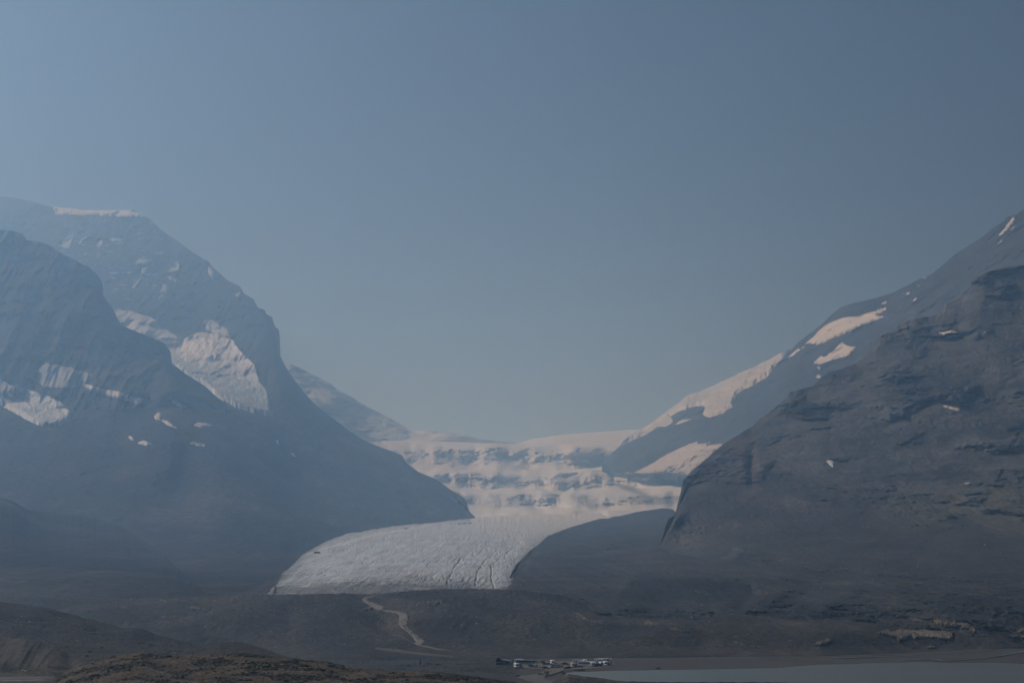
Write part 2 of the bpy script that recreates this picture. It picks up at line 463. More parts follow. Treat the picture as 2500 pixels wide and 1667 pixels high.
# ---- left mountain
and_top = [(-350, 480), (0, 479), (39, 484), (79, 492), (132, 508), (168, 510), (200, 516), (311, 516), (327, 514), (343, 526), (364, 533),
           (396, 563), (429, 586), (475, 619), (511, 640), (518, 651), (557, 686), (586, 699), (596, 717), (618, 729), (630, 751), (646, 756),
           (650, 767), (664, 774), (671, 797), (682, 806), (684.5, 869), (691, 883), (696, 893), (707, 911), (739, 954), (768, 986), (800, 1011),
           (846, 1046), (896, 1079), (982, 1111), (989, 1127), (1021, 1151), (1061, 1168), (1082, 1182), (1107, 1200), (1136, 1218), (1146, 1249), (1160, 1262)]
and_Y = lambda x: float(np.interp(x, [-350, 0, 340, 520, 690, 800, 900, 1000, 1160], [7600, 7400, 7000, 6500, 6050, 5700, 5400, 5150, 4750]))
def and_dY(px, py, X, Y, Z):
    up = 1 - sstep(900, 1000, py + 0.0 * px)
    face = sstep(40, 160, Z)
    w = 45 * fbm(X / 260, Y / 260, Z / 260, 3)
    d = -(70 + 60 * up) * fbm(X / 420, Y / 600, Z / 330, 5, 0.55) * face
    d += -(14 * np.abs(np.sin((Z + w) / 26.0)) + 26 * ridged(X / 90 + 0.2 * w / 45, Z / 300, 0.7, 4, 0.55)) * up
    d += -(9 * ridged((X + 0.55 * Z) / 110, Z / 520, 4.0, 4) + 22 * fbm(X / 140, Y / 200, Z / 110, 4, 0.6)) * (1 - up) * sstep(30, 120, Z)
    # gully and ravine left of centre, lower slopes
    d += 90 * gauss(px, py, 440, 1180, 60, 90, 20) - 70 * gauss(px, py, 545, 1190, 60, 120, -15) + 60 * gauss(px, py, 300, 1090, 40, 60)
    return d
def and_tint(px, py, X, Y, Z, n):
    up = 1 - sstep(880, 980, py - 0.18 * (px - 300))
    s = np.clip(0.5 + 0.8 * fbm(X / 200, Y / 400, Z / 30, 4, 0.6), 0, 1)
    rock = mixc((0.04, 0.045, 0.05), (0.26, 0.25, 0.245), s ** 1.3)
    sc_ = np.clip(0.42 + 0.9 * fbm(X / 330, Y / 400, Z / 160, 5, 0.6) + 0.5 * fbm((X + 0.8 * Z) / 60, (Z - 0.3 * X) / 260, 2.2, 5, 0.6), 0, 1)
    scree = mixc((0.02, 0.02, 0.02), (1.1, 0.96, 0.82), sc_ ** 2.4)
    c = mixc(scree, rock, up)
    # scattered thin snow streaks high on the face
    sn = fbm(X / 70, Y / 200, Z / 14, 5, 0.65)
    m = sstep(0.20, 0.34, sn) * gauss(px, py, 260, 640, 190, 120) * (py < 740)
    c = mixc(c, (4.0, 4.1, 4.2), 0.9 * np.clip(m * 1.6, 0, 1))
    # pale snow slope on the shoulder rib
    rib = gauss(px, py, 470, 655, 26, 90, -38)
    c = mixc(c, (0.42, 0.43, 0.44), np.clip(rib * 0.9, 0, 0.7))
    # pale bands: scree cone, moraine crest, alluvial fan
    band = np.clip(gauss(px, py, 290, 912, 90, 9, -4) * 0.8 + gauss(px, py, 490, 1120, 70, 14, 35) * 0.5 + gauss(px, py, 420, 1175, 45, 10, 30) * 0.3, 0, 1)
    c = mixc(c, (0.26, 0.235, 0.21), band)
    dline = np.abs((py - 1205) - (px - 195) * 0.70)
    mor = np.exp(-(dline / 9) ** 2) * sstep(185, 240, px) * (1 - sstep(352, 372, px))
    low = np.exp(-((py - 1230 - (px - 195) * 0.7) / 26) ** 2) * sstep(185, 240, px) * (1 - sstep(330, 352, px))
    fan = np.clip(gauss(px, py, 378, 1352, 13, 26), 0, 1) + gauss(px, py, 385, 1325, 40, 6, -6)
    c = mixc(c, (0.30, 0.27, 0.245), np.clip(0.75 * mor + 0.35 * low + 0.9 * fan, 0, 1))
    return c
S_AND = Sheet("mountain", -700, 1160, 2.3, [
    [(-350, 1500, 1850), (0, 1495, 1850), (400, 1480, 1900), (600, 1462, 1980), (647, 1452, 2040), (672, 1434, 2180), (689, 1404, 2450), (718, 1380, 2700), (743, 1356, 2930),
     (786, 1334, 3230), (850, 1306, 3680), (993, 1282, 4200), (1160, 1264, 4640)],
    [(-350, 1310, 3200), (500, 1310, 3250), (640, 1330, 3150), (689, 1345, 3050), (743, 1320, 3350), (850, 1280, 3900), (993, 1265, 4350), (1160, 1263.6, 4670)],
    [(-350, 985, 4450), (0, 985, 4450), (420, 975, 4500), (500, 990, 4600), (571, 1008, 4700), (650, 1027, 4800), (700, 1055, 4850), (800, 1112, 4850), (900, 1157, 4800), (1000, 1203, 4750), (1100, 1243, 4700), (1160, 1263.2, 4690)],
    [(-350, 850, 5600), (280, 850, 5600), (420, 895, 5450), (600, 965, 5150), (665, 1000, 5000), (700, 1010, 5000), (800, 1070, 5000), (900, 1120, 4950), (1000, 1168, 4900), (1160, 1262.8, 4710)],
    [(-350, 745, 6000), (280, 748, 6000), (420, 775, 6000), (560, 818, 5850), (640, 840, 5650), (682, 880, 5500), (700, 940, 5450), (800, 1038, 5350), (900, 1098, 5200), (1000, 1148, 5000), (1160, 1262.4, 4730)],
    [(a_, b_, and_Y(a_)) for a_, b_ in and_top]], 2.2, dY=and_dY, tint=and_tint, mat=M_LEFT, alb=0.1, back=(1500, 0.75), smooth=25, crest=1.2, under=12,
    label="large hazy mountain on the left with a hanging glacier on its face")

# ---- dark ridge in front of the left mountain
rid_top = [(-350, 500), (0, 561), (30, 563), (57, 572), (64, 586), (90, 590), (118, 597), (145, 615), (171, 629), (218, 654), (235, 668), (250, 690), (252, 722), (275, 751),
           (285, 775), (296, 794), (330, 808), (357, 819), (385, 830), (402, 838), (416, 856), (420, 886), (446, 908), (500, 942), (536, 976), (575, 1003), (610, 1020)]
def rid_dY(px, py, X, Y, Z):
    w = 40 * fbm(X / 200, Y / 200, Z / 200, 3)
    return -60 * fbm(X / 260, Y / 400, Z / 260, 5, 0.55) - 10 * np.abs(np.sin((Z + w) / 22.0)) - 30 * ridged(X / 80, Z / 260, 0.2, 4)
S_RID = Sheet("rock_ridge", -700, 610, 2.3, [
    [(-350, 1010, 4400), (300, 1000, 4400), (420, 990, 4450), (500, 1005, 4580), (610, 1040, 4700)],
    [(-350, 935, 4480), (300, 935, 4480), (420, 945, 4520), (500, 975, 4620), (610, 1026, 4740)],
    [(a_, b_, 5000 - 0.35 * max(0, a_)) for a_, b_ in rid_top]], 2.2, dY=rid_dY,
    tint=lambda px, py, X, Y, Z, n: mixc(mixc((0.085, 0.09, 0.10), (0.14, 0.14, 0.14), np.clip(0.5 + 0.8 * fbm(X / 150, Y / 200, Z / 40, 4), 0, 1)), (0.22, 0.20, 0.185), 0.8 * gauss(px, py, 300, 915, 95, 9)),
    mat=M_LEFT, alb=0.4, back=(700, 0.6), smooth=20, crest=1.5, under=25, label="dark shaded rock ridge in front of the left mountain")

# ---- low spur at the left edge
S_SPUR = Sheet("spur", -700, 560, 2.4, [
    [(-350, 1500, 1820), (560, 1488, 1880)],
    [(-350, 1400, 2250), (0, 1400, 2250), (400, 1425, 2180), (500, 1460, 2020), (560, 1472, 1960)],
    [(-350, 1170, 3000), (-100, 1190, 2950), (0, 1214, 3080), (29, 1221, 3090), (71, 1246, 3150), (110, 1249, 3300), (150, 1251, 3380), (228, 1262, 3380), (300, 1288, 3280), (352, 1318, 3150), (400, 1352, 2890), (450, 1400, 2520), (500, 1442, 2180), (560, 1470, 1960)]], 2.3,
    dY=lambda px, py, X, Y, Z: -40 * fbm(X / 200, Y / 300, Z / 90, 4) - 9 * ridged((X + Z) / 40, Z / 120, 0, 3),
    tint=and_tint,
    mat=M_LEFT, alb=0.09, back=(500, 0.12), smooth=30, crest=1.5, label="dark low spur at the left edge below the hazy slopes")

# ---- main glacier tongue
gl_top = [(600, 1456), (640, 1452.5), (652, 1448), (672, 1432), (680, 1416), (689, 1402), (718, 1379), (743, 1354), (786, 1332), (850, 1304), (920, 1291), (993, 1280), (1080, 1269), (1157, 1262), (1230, 1259), (1300, 1257), (1456, 1252), (1640, 1240)]
crev = [[(1091, 1438), (1097, 1420), (1108, 1395), (1125, 1370)], [(1160, 1437), (1165, 1405), (1180, 1378), (1200, 1360)],
        [(1206, 1437), (1200, 1420), (1200, 1385), (1210, 1375), (1245, 1345)], [(990, 1440), (1020, 1418), (1042, 1395), (1048, 1385)],
        [(860, 1436), (900, 1414), (940, 1395), (965, 1380)], [(1085, 1420), (1078, 1405)], [(775, 1420), (800, 1412), (822, 1405)], [(1240, 1350), (1262, 1330), (1275, 1318)],
        [(1290, 1318), (1300, 1325)]]
def gl_flow(px, py, X, Y):
    # across-flow coordinate: ice lines run from the upper right down to the left edge
    return (px - 1150) * np.interp(py, [1250, 1300, 1350, 1400, 1450], [3.4, 2.2, 1.5, 1.12, 0.95]) + (py - 1450) * 1.2
def gl_dZ(px, py, X, Y, Z):
    d = 7 * np.sin(np.clip((px - 640) / 620, 0, 1) * math.pi) * sstep(1262, 1330, py)
    u = gl_flow(px, py, X, Y)
    d = d + 0.9 * fbm(u / 34, Y / 500, 0.3, 4, 0.6) + 1.1 * fbm(X / 30, Y / 60, 0.2, 5, 0.6)
    brk = sstep(-0.05, 0.3, fbm(X / 90, Y / 160, 7.7, 3))
    d = d + 0.8 * ridged(u / 6.5, Y / 90, 2.8, 4, 0.65)
    d = d - 1.5 * brk * np.clip(ridged(u / 13 + 1.1 * fbm(X / 50, Y / 120, 5, 3), Y / 150, 0.8, 3) - 0.4, 0, 1) * 2
    for k, c in enumerate(crev):
        dist = np.full(px.shape, 1e9)
        wob = 4.5 * fbm(py / 8.0, k * 3.1, 0.2, 4, 0.65)
        for i in range(len(c) - 1):
            (ax, ay), (bx, by) = c[i], c[i + 1]
            t = np.clip(((px - ax) * (bx - ax) + (py - ay) * (by - ay)) / ((bx - ax) ** 2 + (by - ay) ** 2), 0, 1)
            dist = np.minimum(dist, np.hypot(px + wob - ax - t * (bx - ax), (py - ay - t * (by - ay))))
        big = 1.15 if k in (1, 2, 0) else 0.7
        d = d - big * (0.4 + 2.9 * sstep(-0.25, 0.35, fbm(py / 6.0, px / 9.0, k * 1.7, 3))) * np.exp(-(dist / (1.35 * big)) ** 2)
    d += 1.2 * gauss(px, py, 1225, 1400, 18, 50)
    return d
def gl_tint(px, py, X, Y, Z, n):
    u = gl_flow(px, py, X, Y)
    k = 0.6 + 0.5 * fbm(u / 46, Y / 500, 1.2, 5, 0.62) + 0.4 * fbm(X / 70, Y / 160, 2, 5, 0.6) + 0.5 * fbm(u / 9, Y / 160, 4.2, 4, 0.6)
    c = mixc((0.15, 0.16, 0.17), (0.54, 0.58, 0.63), np.clip(k, 0, 1))
    c = mixc(c, (0.42, 0.375, 0.33), 0.5 * sstep(0.1, 0.45, fbm(u / 60, Y / 300, 9.2, 4, 0.6)))
    ed = poly_sd(px, py, [(640, 1452)] + gl_top[2:] + [(1640, 1440)])
    dirt = np.exp(-np.clip(ed, 0, 99) / 12.0) * (0.6 + 0.9 * fbm(X / 30, Y / 60, 3, 5, 0.6)) * (px < 1150) + 0.8 * np.exp(-np.clip(np.interp(py, [1262, 1286, 1307, 1346, 1380, 1436], [1500, 1392, 1339, 1291, 1258, 1240]) - px, 0, 200) / 16.0) * (0.5 + 1.0 * fbm(X / 22, Y / 60, 6, 5, 0.6)) * (py > 1290)
    dirt = dirt + 1.0 * np.exp(-np.abs(np.minimum(py - 1444, 0)) / 20) * (0.6 + 1.6 * fbm(X / 26, Y / 60, 3, 5, 0.65))
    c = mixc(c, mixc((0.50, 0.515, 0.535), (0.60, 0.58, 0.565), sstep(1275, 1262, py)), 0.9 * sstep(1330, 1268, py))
    c = mixc(c, (0.085, 0.08, 0.076), np.clip(dirt, 0, 0.9))
    rd = np.full(px.shape, 1e9)
    road = [(748, 1358), (775, 1349), (850, 1326), (905, 1313), (960, 1302), (1050, 1282)]
    for (ax, ay), (bx, by) in zip(road[:-1], road[1:]):
        t = np.clip(((px - ax) * (bx - ax) + (py - ay) * (by - ay)) / ((bx - ax) ** 2 + (by - ay) ** 2), 0, 1)
        rd = np.minimum(rd, np.hypot(px - ax - t * (bx - ax), 2.2 * (py - ay - t * (by - ay))))
    return mixc(c, (0.60, 0.56, 0.50), 0.7 * np.exp(-(rd / 5) ** 2))
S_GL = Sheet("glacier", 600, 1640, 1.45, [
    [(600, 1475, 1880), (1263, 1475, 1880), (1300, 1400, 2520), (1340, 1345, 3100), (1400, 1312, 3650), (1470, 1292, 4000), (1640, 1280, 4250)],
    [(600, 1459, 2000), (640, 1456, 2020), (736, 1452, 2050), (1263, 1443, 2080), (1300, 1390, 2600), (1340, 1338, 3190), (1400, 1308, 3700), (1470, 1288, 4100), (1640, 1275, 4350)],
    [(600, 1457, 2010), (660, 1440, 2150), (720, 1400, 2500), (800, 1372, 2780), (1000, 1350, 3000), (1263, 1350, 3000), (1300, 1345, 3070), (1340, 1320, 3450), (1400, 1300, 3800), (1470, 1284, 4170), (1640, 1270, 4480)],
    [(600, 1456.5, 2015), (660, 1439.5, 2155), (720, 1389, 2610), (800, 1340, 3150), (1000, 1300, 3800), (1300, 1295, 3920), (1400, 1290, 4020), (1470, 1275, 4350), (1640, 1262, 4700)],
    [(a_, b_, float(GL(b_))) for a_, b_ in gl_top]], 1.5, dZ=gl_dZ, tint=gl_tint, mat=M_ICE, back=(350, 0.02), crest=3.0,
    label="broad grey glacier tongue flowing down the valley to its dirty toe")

# ---- moraine right of the glacier and the apron under the near mountain
mor_top = [(1150, 1462), (1205, 1450), (1226, 1438), (1246, 1405), (1258, 1380), (1291, 1346), (1339, 1307), (1392, 1286), (1456, 1268), (1479, 1266), (1550, 1250), (1611, 1241), (1643, 1242), (1700, 1300), (1800, 1335), (2000, 1375), (2300, 1405), (2500, 1415), (2850, 1420)]
mor_Y = lambda x: float(np.interp(x, [1150, 1215, 1246, 1291, 1339, 1392, 1456, 1550, 1643, 1700, 1800, 2000, 2500, 2850], [1960, 2040, 2430, 2980, 3600, 4020, 4350, 4600, 4300, 3000, 2650, 2450, 2200, 2100]))
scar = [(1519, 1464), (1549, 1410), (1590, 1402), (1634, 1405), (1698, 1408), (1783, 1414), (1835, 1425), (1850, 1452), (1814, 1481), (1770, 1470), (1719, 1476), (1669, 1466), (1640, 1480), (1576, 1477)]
def mor_dY(px, py, X, Y, Z):
    d = -44 * fbm(X / 110, Y / 200, Z / 45, 6, 0.62) - 9 * ridged(X / 16, Y / 30, Z / 12, 4, 0.65)
    sd = poly_sd(px, py, scar)
    ins = sstep(-14, 10, sd)
    # scar: hollow cut into the slope, its back wall steep and fluted
    base_Y = np.interp(py, [1400, 1440, 1480], [0, 1, 1])
    d += ins * (38 * sstep(1492, 1466, py) * (1 - sstep(1440, 1402, py) * 0.9)) + ins * 6 * ridged(X / 9, Z / 120, 0.5, 3)
    d += -46 * gauss(px, py, 1900, 1445, 60, 26, -25) - 30 * gauss(px, py, 2060, 1450, 70, 22, -25) - 35 * gauss(px, py, 1545, 1470, 50, 16)
    d += 60 * gauss(px, py, 1480, 1345, 60, 7, -8) - 8 * ridged((X + 1.2 * Z) / 26, (Z - 0.2 * X) / 120, 3.3, 4, 0.6)
    return d
def mor_tint(px, py, X, Y, Z, n):
    k = np.clip(0.5 + 0.9 * fbm(X / 90, Y / 160, Z / 36, 6, 0.64) + 0.45 * fbm((X + 1.4 * Z) / 12, (Z - 0.2 * X) / 60, 0.4, 4, 0.6), 0, 1)
    c = mixc((0.018, 0.022, 0.026), (0.30, 0.285, 0.25), k ** 1.3)
    c = mixc(c, (0.17, 0.16, 0.145), 0.5 * np.clip(gauss(px, py, 1930, 1450, 110, 24, -12), 0, 1))
    pale = sstep(0.33, 0.5, fbm(X / 6, Y / 9, Z / 5, 3, 0.6)) * (0.25 + 0.75 * sstep(1330, 1420, py))
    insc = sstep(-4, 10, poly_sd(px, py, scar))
    c = mixc(c, mixc((0.004, 0.007, 0.01), (0.06, 0.066, 0.07), np.clip(0.5 + fbm(X / 8, Z / 90, 1.5, 4, 0.6), 0, 1)), 0.85 * insc)  # shade of the steep scar wall painted into the tint
    return mixc(c, (0.85, 0.82, 0.75), 0.5 * pale)
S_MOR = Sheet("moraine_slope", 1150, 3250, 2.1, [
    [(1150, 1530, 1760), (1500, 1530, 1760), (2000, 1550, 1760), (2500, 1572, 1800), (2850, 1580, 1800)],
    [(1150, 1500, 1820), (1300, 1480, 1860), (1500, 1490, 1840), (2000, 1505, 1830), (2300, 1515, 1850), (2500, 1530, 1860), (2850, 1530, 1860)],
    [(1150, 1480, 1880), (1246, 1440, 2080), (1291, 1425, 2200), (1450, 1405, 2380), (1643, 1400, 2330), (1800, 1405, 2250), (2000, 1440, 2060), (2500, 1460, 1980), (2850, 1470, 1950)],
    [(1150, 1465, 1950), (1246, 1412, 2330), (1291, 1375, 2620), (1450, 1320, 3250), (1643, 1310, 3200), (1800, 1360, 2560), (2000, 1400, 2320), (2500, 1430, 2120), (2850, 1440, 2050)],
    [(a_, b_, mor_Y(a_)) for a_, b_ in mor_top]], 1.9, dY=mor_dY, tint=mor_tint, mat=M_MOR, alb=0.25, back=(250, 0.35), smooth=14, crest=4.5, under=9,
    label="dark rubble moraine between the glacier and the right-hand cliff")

# ---- near right mountain
nr_top = [(1585, 1352), (1602, 1342), (1612, 1330), (1619, 1308), (1626, 1280), (1632, 1266), (1648, 1257), (1654, 1232), (1662, 1200), (1668, 1171), (1693, 1146), (1729, 1116), (1771, 1080), (1800, 1062), (1836, 1040), (1854, 1023), (1893, 994),
          (1921, 972), (1928, 957), (1986, 942), (2000, 926), (2021, 909), (2064, 898), (2093, 884), (2121, 855), (2129, 848), (2147, 822), (2175, 809), (2193, 794), (2218, 782), (2282, 769), (2301, 757),
          (2307, 743), (2340, 730), (2356, 722), (2369, 705), (2373, 680), (2411, 662), (2457, 651), (2500, 648), (2600, 610), (2850, 560)]
nr_Y = lambda x: float(np.interp(x, [1585, 1612, 1640, 1668, 1730, 1850, 2000, 2150, 2350, 2500, 2850], [3080, 2940, 2890, 3100, 3250, 3380, 3500, 3550, 3600, 3600, 3500]))
crest_l = lambda px: np.interp(px, [2050, 2130, 2190, 2246, 2354, 2407, 2500, 2850], [1265, 1232, 1210, 1200, 1194, 1189, 1195, 1200])
foot_l = lambda px: np.interp(px, [2050, 2130, 2246, 2310, 2360, 2420, 2500, 2850], [1268, 1262, 1285, 1268, 1252, 1290, 1300, 1310])
def nr_dY(px, py, X, Y, Z):
    upper = 1 - sstep(1160, 1290, py + 0.14 * (1900 - px))
    w = 70 * fbm(X / 210, Y / 240, Z / 190, 5, 0.6)
    tilt = Z - 0.16 * X + w
    rocky = sstep(-0.12, 0.25, fbm(X / 190 + 9, Y / 300, tilt / 75, 4, 0.55)) * upper
    cliff = sstep(0.35, 0.65, (tilt / 88.0 + 0.5 * fbm(X / 160, Y / 200, Z / 120, 3)) % 1.0)
    d = -(40 * fbm(X / 330, Y / 400, Z / 260, 5, 0.58) + 15 * ridged((X - 0.5 * Z) / 150, Y / 300, (Z + 0.3 * X) / 240, 4, 0.55)) * (0.3 + 0.7 * upper)
    d -= rocky * (17 * cliff + 16 * ridged((X - 0.3 * Z) / 48, Y / 90, (Z + 0.2 * X) / 26, 5, 0.6) + 7 * fbm(X / 24, Y / 40, tilt / 9, 4, 0.6))
    d -= 5.5 * ridged(X / 13, Y / 24, Z / 10, 4, 0.62) * (0.5 + 0.5 * rocky)
    # buttress cliff at the left end
    d += -13 * ridged(X / 15, Z / 22, Y / 30, 5, 0.62) * gauss(px, py, 1690, 1295, 75, 40)
    # lateral moraine: flutes below its crest
    cl, fl = crest_l(px), foot_l(px)
    q = sstep(cl - 1, cl + 4, py) * (1 - sstep(fl - 10, fl + 25, py)) * sstep(2110, 2200, px)
    d += -q * (34 * (1 - (py - cl) / 110.0) + 6 * ridged((X - 0.35 * Z) / 11, Z / 160, 2.0, 3, 0.6))
    d += 40 * gauss(px, py, 1835, 1130, 12, 40) + 26 * gauss(px, py, 2440, 1110, 90, 24)
    return d
def nr_tint(px, py, X, Y, Z, n):
    upper = 1 - sstep(1130, 1250, py + 0.14 * (1900 - px))
    tilt = Z - 0.16 * X + 70 * fbm(X / 210, Y / 240, Z / 190, 5, 0.6)
    big = fbm(X / 260, Y / 300, tilt / 110, 4, 0.55)
    k = np.clip(0.42 + 0.7 * big + 0.35 * fbm(X / 130, Y / 200, (Z - 0.1 * X + 12 * fbm(X / 80, Y / 90, Z / 60, 3)) / 5.0, 3, 0.6) + 0.6 * fbm(X / 70, Y / 110, tilt / 18, 5, 0.65) + 0.35 * fbm(X / 14, Y / 20, tilt / 6, 3, 0.6), 0, 1)
    rock = mixc((0.02, 0.022, 0.025), (0.26, 0.247, 0.232), k ** 1.2)
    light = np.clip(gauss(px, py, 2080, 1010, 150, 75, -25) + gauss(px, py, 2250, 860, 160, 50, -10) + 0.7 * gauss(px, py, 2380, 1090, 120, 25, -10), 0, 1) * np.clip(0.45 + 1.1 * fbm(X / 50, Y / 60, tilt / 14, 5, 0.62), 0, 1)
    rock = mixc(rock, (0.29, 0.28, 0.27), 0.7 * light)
    s = np.clip(0.5 + 0.8 * fbm(X / 60, Y / 90, Z / 40, 6, 0.62), 0, 1)
    scree = mixc((0.012, 0.013, 0.014), (0.125, 0.115, 0.10), s ** 1.2)
    c = mixc(scree, rock, upper)
    red = np.clip(gauss(px, py, 1815, 1120, 34, 60, -10) + 0.8 * gauss(px, py, 1830, 1205, 24, 16) + 0.3 * gauss(px, py, 1760, 1110, 60, 40), 0, 1)
    c = mixc(c, (0.20, 0.145, 0.12), 0.7 * red)
    cliff = np.clip(gauss(px, py, 1672, 1305, 46, 38, 35) + 0.8 * gauss(px, py, 1820, 1283, 60, 14) + 0.7 * gauss(px, py, 1935, 1232, 85, 20, 10) + 0.6 * gauss(px, py, 1720, 1190, 22, 14), 0, 1) * np.clip(0.45 + 1.2 * fbm(X / 18, Y / 30, Z / 12, 4, 0.65), 0, 1)
    c = mixc(c, (0.34, 0.30, 0.25), 0.85 * cliff)
    cl, fl = crest_l(px), foot_l(px)
    q = sstep(cl - 1, cl + 4, py) * (1 - sstep(fl - 10, fl + 25, py)) * sstep(2110, 2230, px)
    c = mixc(c, mixc((0.12, 0.115, 0.085), (0.21, 0.195, 0.13), np.clip(0.5 + 0.8 * fbm((X - 0.35 * Z) / 14, Z / 120, 1, 4), 0, 1)), 0.6 * q)
    pale = sstep(0.36, 0.52, fbm(X / 5, Y / 9, Z / 5, 3, 0.6)) * (1 - upper)
    return mixc(c, (0.5, 0.48, 0.44), 0.5 * pale)
S_NR = Sheet("mountain", 1585, 3250, 1.9, [
    [(1585, 1390, 2850), (1612, 1380, 2720), (1700, 1385, 2560), (1800, 1395, 2480), (2000, 1440, 2290), (2500, 1480, 2080), (2850, 1490, 2000)],
    [(1585, 1375, 2980), (1612, 1352, 2870), (1640, 1335, 2790), (1700, 1345, 2720), (1800, 1360, 2600), (2000, 1400, 2400), (2500, 1440, 2180), (2850, 1450, 2100)],
    [(1585, 1366, 3020), (1612, 1342, 2900), (1632, 1300, 2840), (1660, 1290, 2860), (1700, 1300, 2830), (1800, 1300, 2760), (2000, 1300, 2700), (2250, 1290, 2680), (2500, 1300, 2600), (2850, 1300, 2550)],
    [(1585, 1360, 3045), (1612, 1337, 2920), (1645, 1264, 2890), (1700, 1210, 2980), (1800, 1190, 3000), (2000, 1180, 3000), (2250, 1180, 2980), (2500, 1175, 2950), (2850, 1170, 2900)],
    [(1585, 1356, 3060), (1612, 1333, 2930), (1650, 1258, 2920), (1700, 1160, 3120), (1800, 1110, 3200), (2000, 1040, 3250), (2250, 980, 3280), (2500, 940, 3250), (2850, 900, 3200)],
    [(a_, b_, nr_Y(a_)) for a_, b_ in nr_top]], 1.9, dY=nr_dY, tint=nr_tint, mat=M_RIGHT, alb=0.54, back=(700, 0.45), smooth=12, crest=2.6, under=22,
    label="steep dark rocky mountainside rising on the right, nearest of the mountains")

# ---- moraine hills in front of the glacier
toe = [(-350, 1452), (0, 1456), (200, 1462), (400, 1462), (560, 1456), (640, 1452), (736, 1451), (800, 1450), (870, 1450), (927, 1450.5), (985, 1444), (1055, 1440), (1161, 1438.5), (1263, 1440), (1330, 1448), (1420, 1462), (1500, 1478), (1600, 1486), (1860, 1493), (2100, 1500), (2300, 1510), (2500, 1530), (2850, 1540)]
hump = [(430, 1490, 45, 18, 10), (590, 1500, 95, 34, 14), (700, 1480, 30, 24, 6), (830, 1490, 55, 28, 10), (1100, 1500, 110, 36, 13), (1290, 1520, 80, 30, 11), (1420, 1545, 90, 24, 9),
        (1600, 1560, 120, 26, 9), (960, 1465, 60, 14, 4), (1780, 1530, 120, 24, 8), (2050, 1550, 100, 24, 6), (250, 1510, 70, 24, 8)]
def hill_dZ(px, py, X, Y, Z):
    fade = sstep(1596, 1575, py)
    d = 5.0 * fbm(X / 75, Y / 90, 0.4, 5, 0.55) * fade * sstep(1436, 1470, py)
    d += 0.9 * ridged(X / 9, Y / 14, 0.2, 4, 0.6) * fade
    for (hx, hy, sx, sy, h) in hump: d = d + 0.55 * h * gauss(px, py, hx, hy, sx, sy)
    d -= 4 * gauss(px, py, 705, 1500, 22, 34, -30) + 5 * gauss(px, py, 930, 1520, 35, 18, 20) + 4 * gauss(px, py, 490, 1540, 60, 10)
    return d
def hill_tint(px, py, X, Y, Z, n):
    k = np.clip(0.45 + 0.9 * fbm(X / 70, Y / 120, 0.9, 6, 0.64) + 0.4 * fbm(X / 11, Y / 20, 3.9, 4, 0.6), 0, 1)
    c = mixc((0.022, 0.02, 0.018), (0.33, 0.268, 0.20), k ** 1.3)
    brown = np.clip(gauss(px, py, 1600, 1570, 180, 26) + 0.6 * gauss(px, py, 1160, 1545, 90, 25), 0, 1)
    c = mixc(c, (0.125, 0.105, 0.085), 0.6 * brown)
    tan = sstep(0.18, 0.42, fbm(X / 22, Y / 50, 4.4, 5, 0.62)) * np.clip(gauss(px, py, 1080, 1470, 70, 12) + gauss(px, py, 1440, 1505, 60, 14, 10) + gauss(px, py, 1590, 1522, 70, 16, 12) + gauss(px, py, 1830, 1572, 60, 8, 8) + 0.6 * gauss(px, py, 900, 1482, 30, 8) + .7 * gauss(px, py, 1240, 1545, 40, 10) + 0.5 * gauss(px, py, 480, 1480, 30, 8), 0, 1)
    c = mixc(c, (0.38, 0.33, 0.255), 0.8 * tan)
    veg = sstep(0.05, 0.35, fbm(X / 40, Y / 60, 8.0, 4)) * 0.5
    c = mixc(c, (0.075, 0.082, 0.06), veg * (py > 1470))
    pale = sstep(0.36, 0.5, fbm(X / 4, Y / 7, 1.0, 3, 0.6))
    return mixc(c, (0.9, 0.84, 0.74), 0.5 * pale)
S_HILL = Sheet("moraine_hills", -700, 3250, 1.9, [
    [(-350, 1616, 1490), (700, 1616, 1490), (1500, 1611, 1530), (2000, 1606, 1570), (2300, 1598, 1680), (2500, 1590, 1775), (2850, 1590, 1775)],
    [(-350, 1606, 1500), (700, 1606, 1500), (1500, 1602, 1540), (2000, 1598, 1580), (2300, 1590, 1690), (2500, 1581, 1785), (2850, 1581, 1785)],
    [(-350, 1580, 1570), (700, 1585, 1560), (1100, 1590, 1560), (1500, 1592, 1570), (2000, 1588, 1610), (2300, 1582, 1720), (2500, 1575, 1800), (2850, 1575, 1800)],
    [(-350, 1520, 1700), (700, 1515, 1710), (1100, 1500, 1740), (1300, 1510, 1740), (1500, 1540, 1690), (2000, 1550, 1690), (2500, 1556, 1830), (2850, 1556, 1830)],
    [(a_, b_, 1900) for a_, b_ in toe]], 1.5, dZ=hill_dZ, tint=hill_tint, mat=M_HILL, alb=0.24, back=(160, 0.12), smooth=10, crest=2.2,
    label="brown hummocky moraine hills in front of the glacier toe")

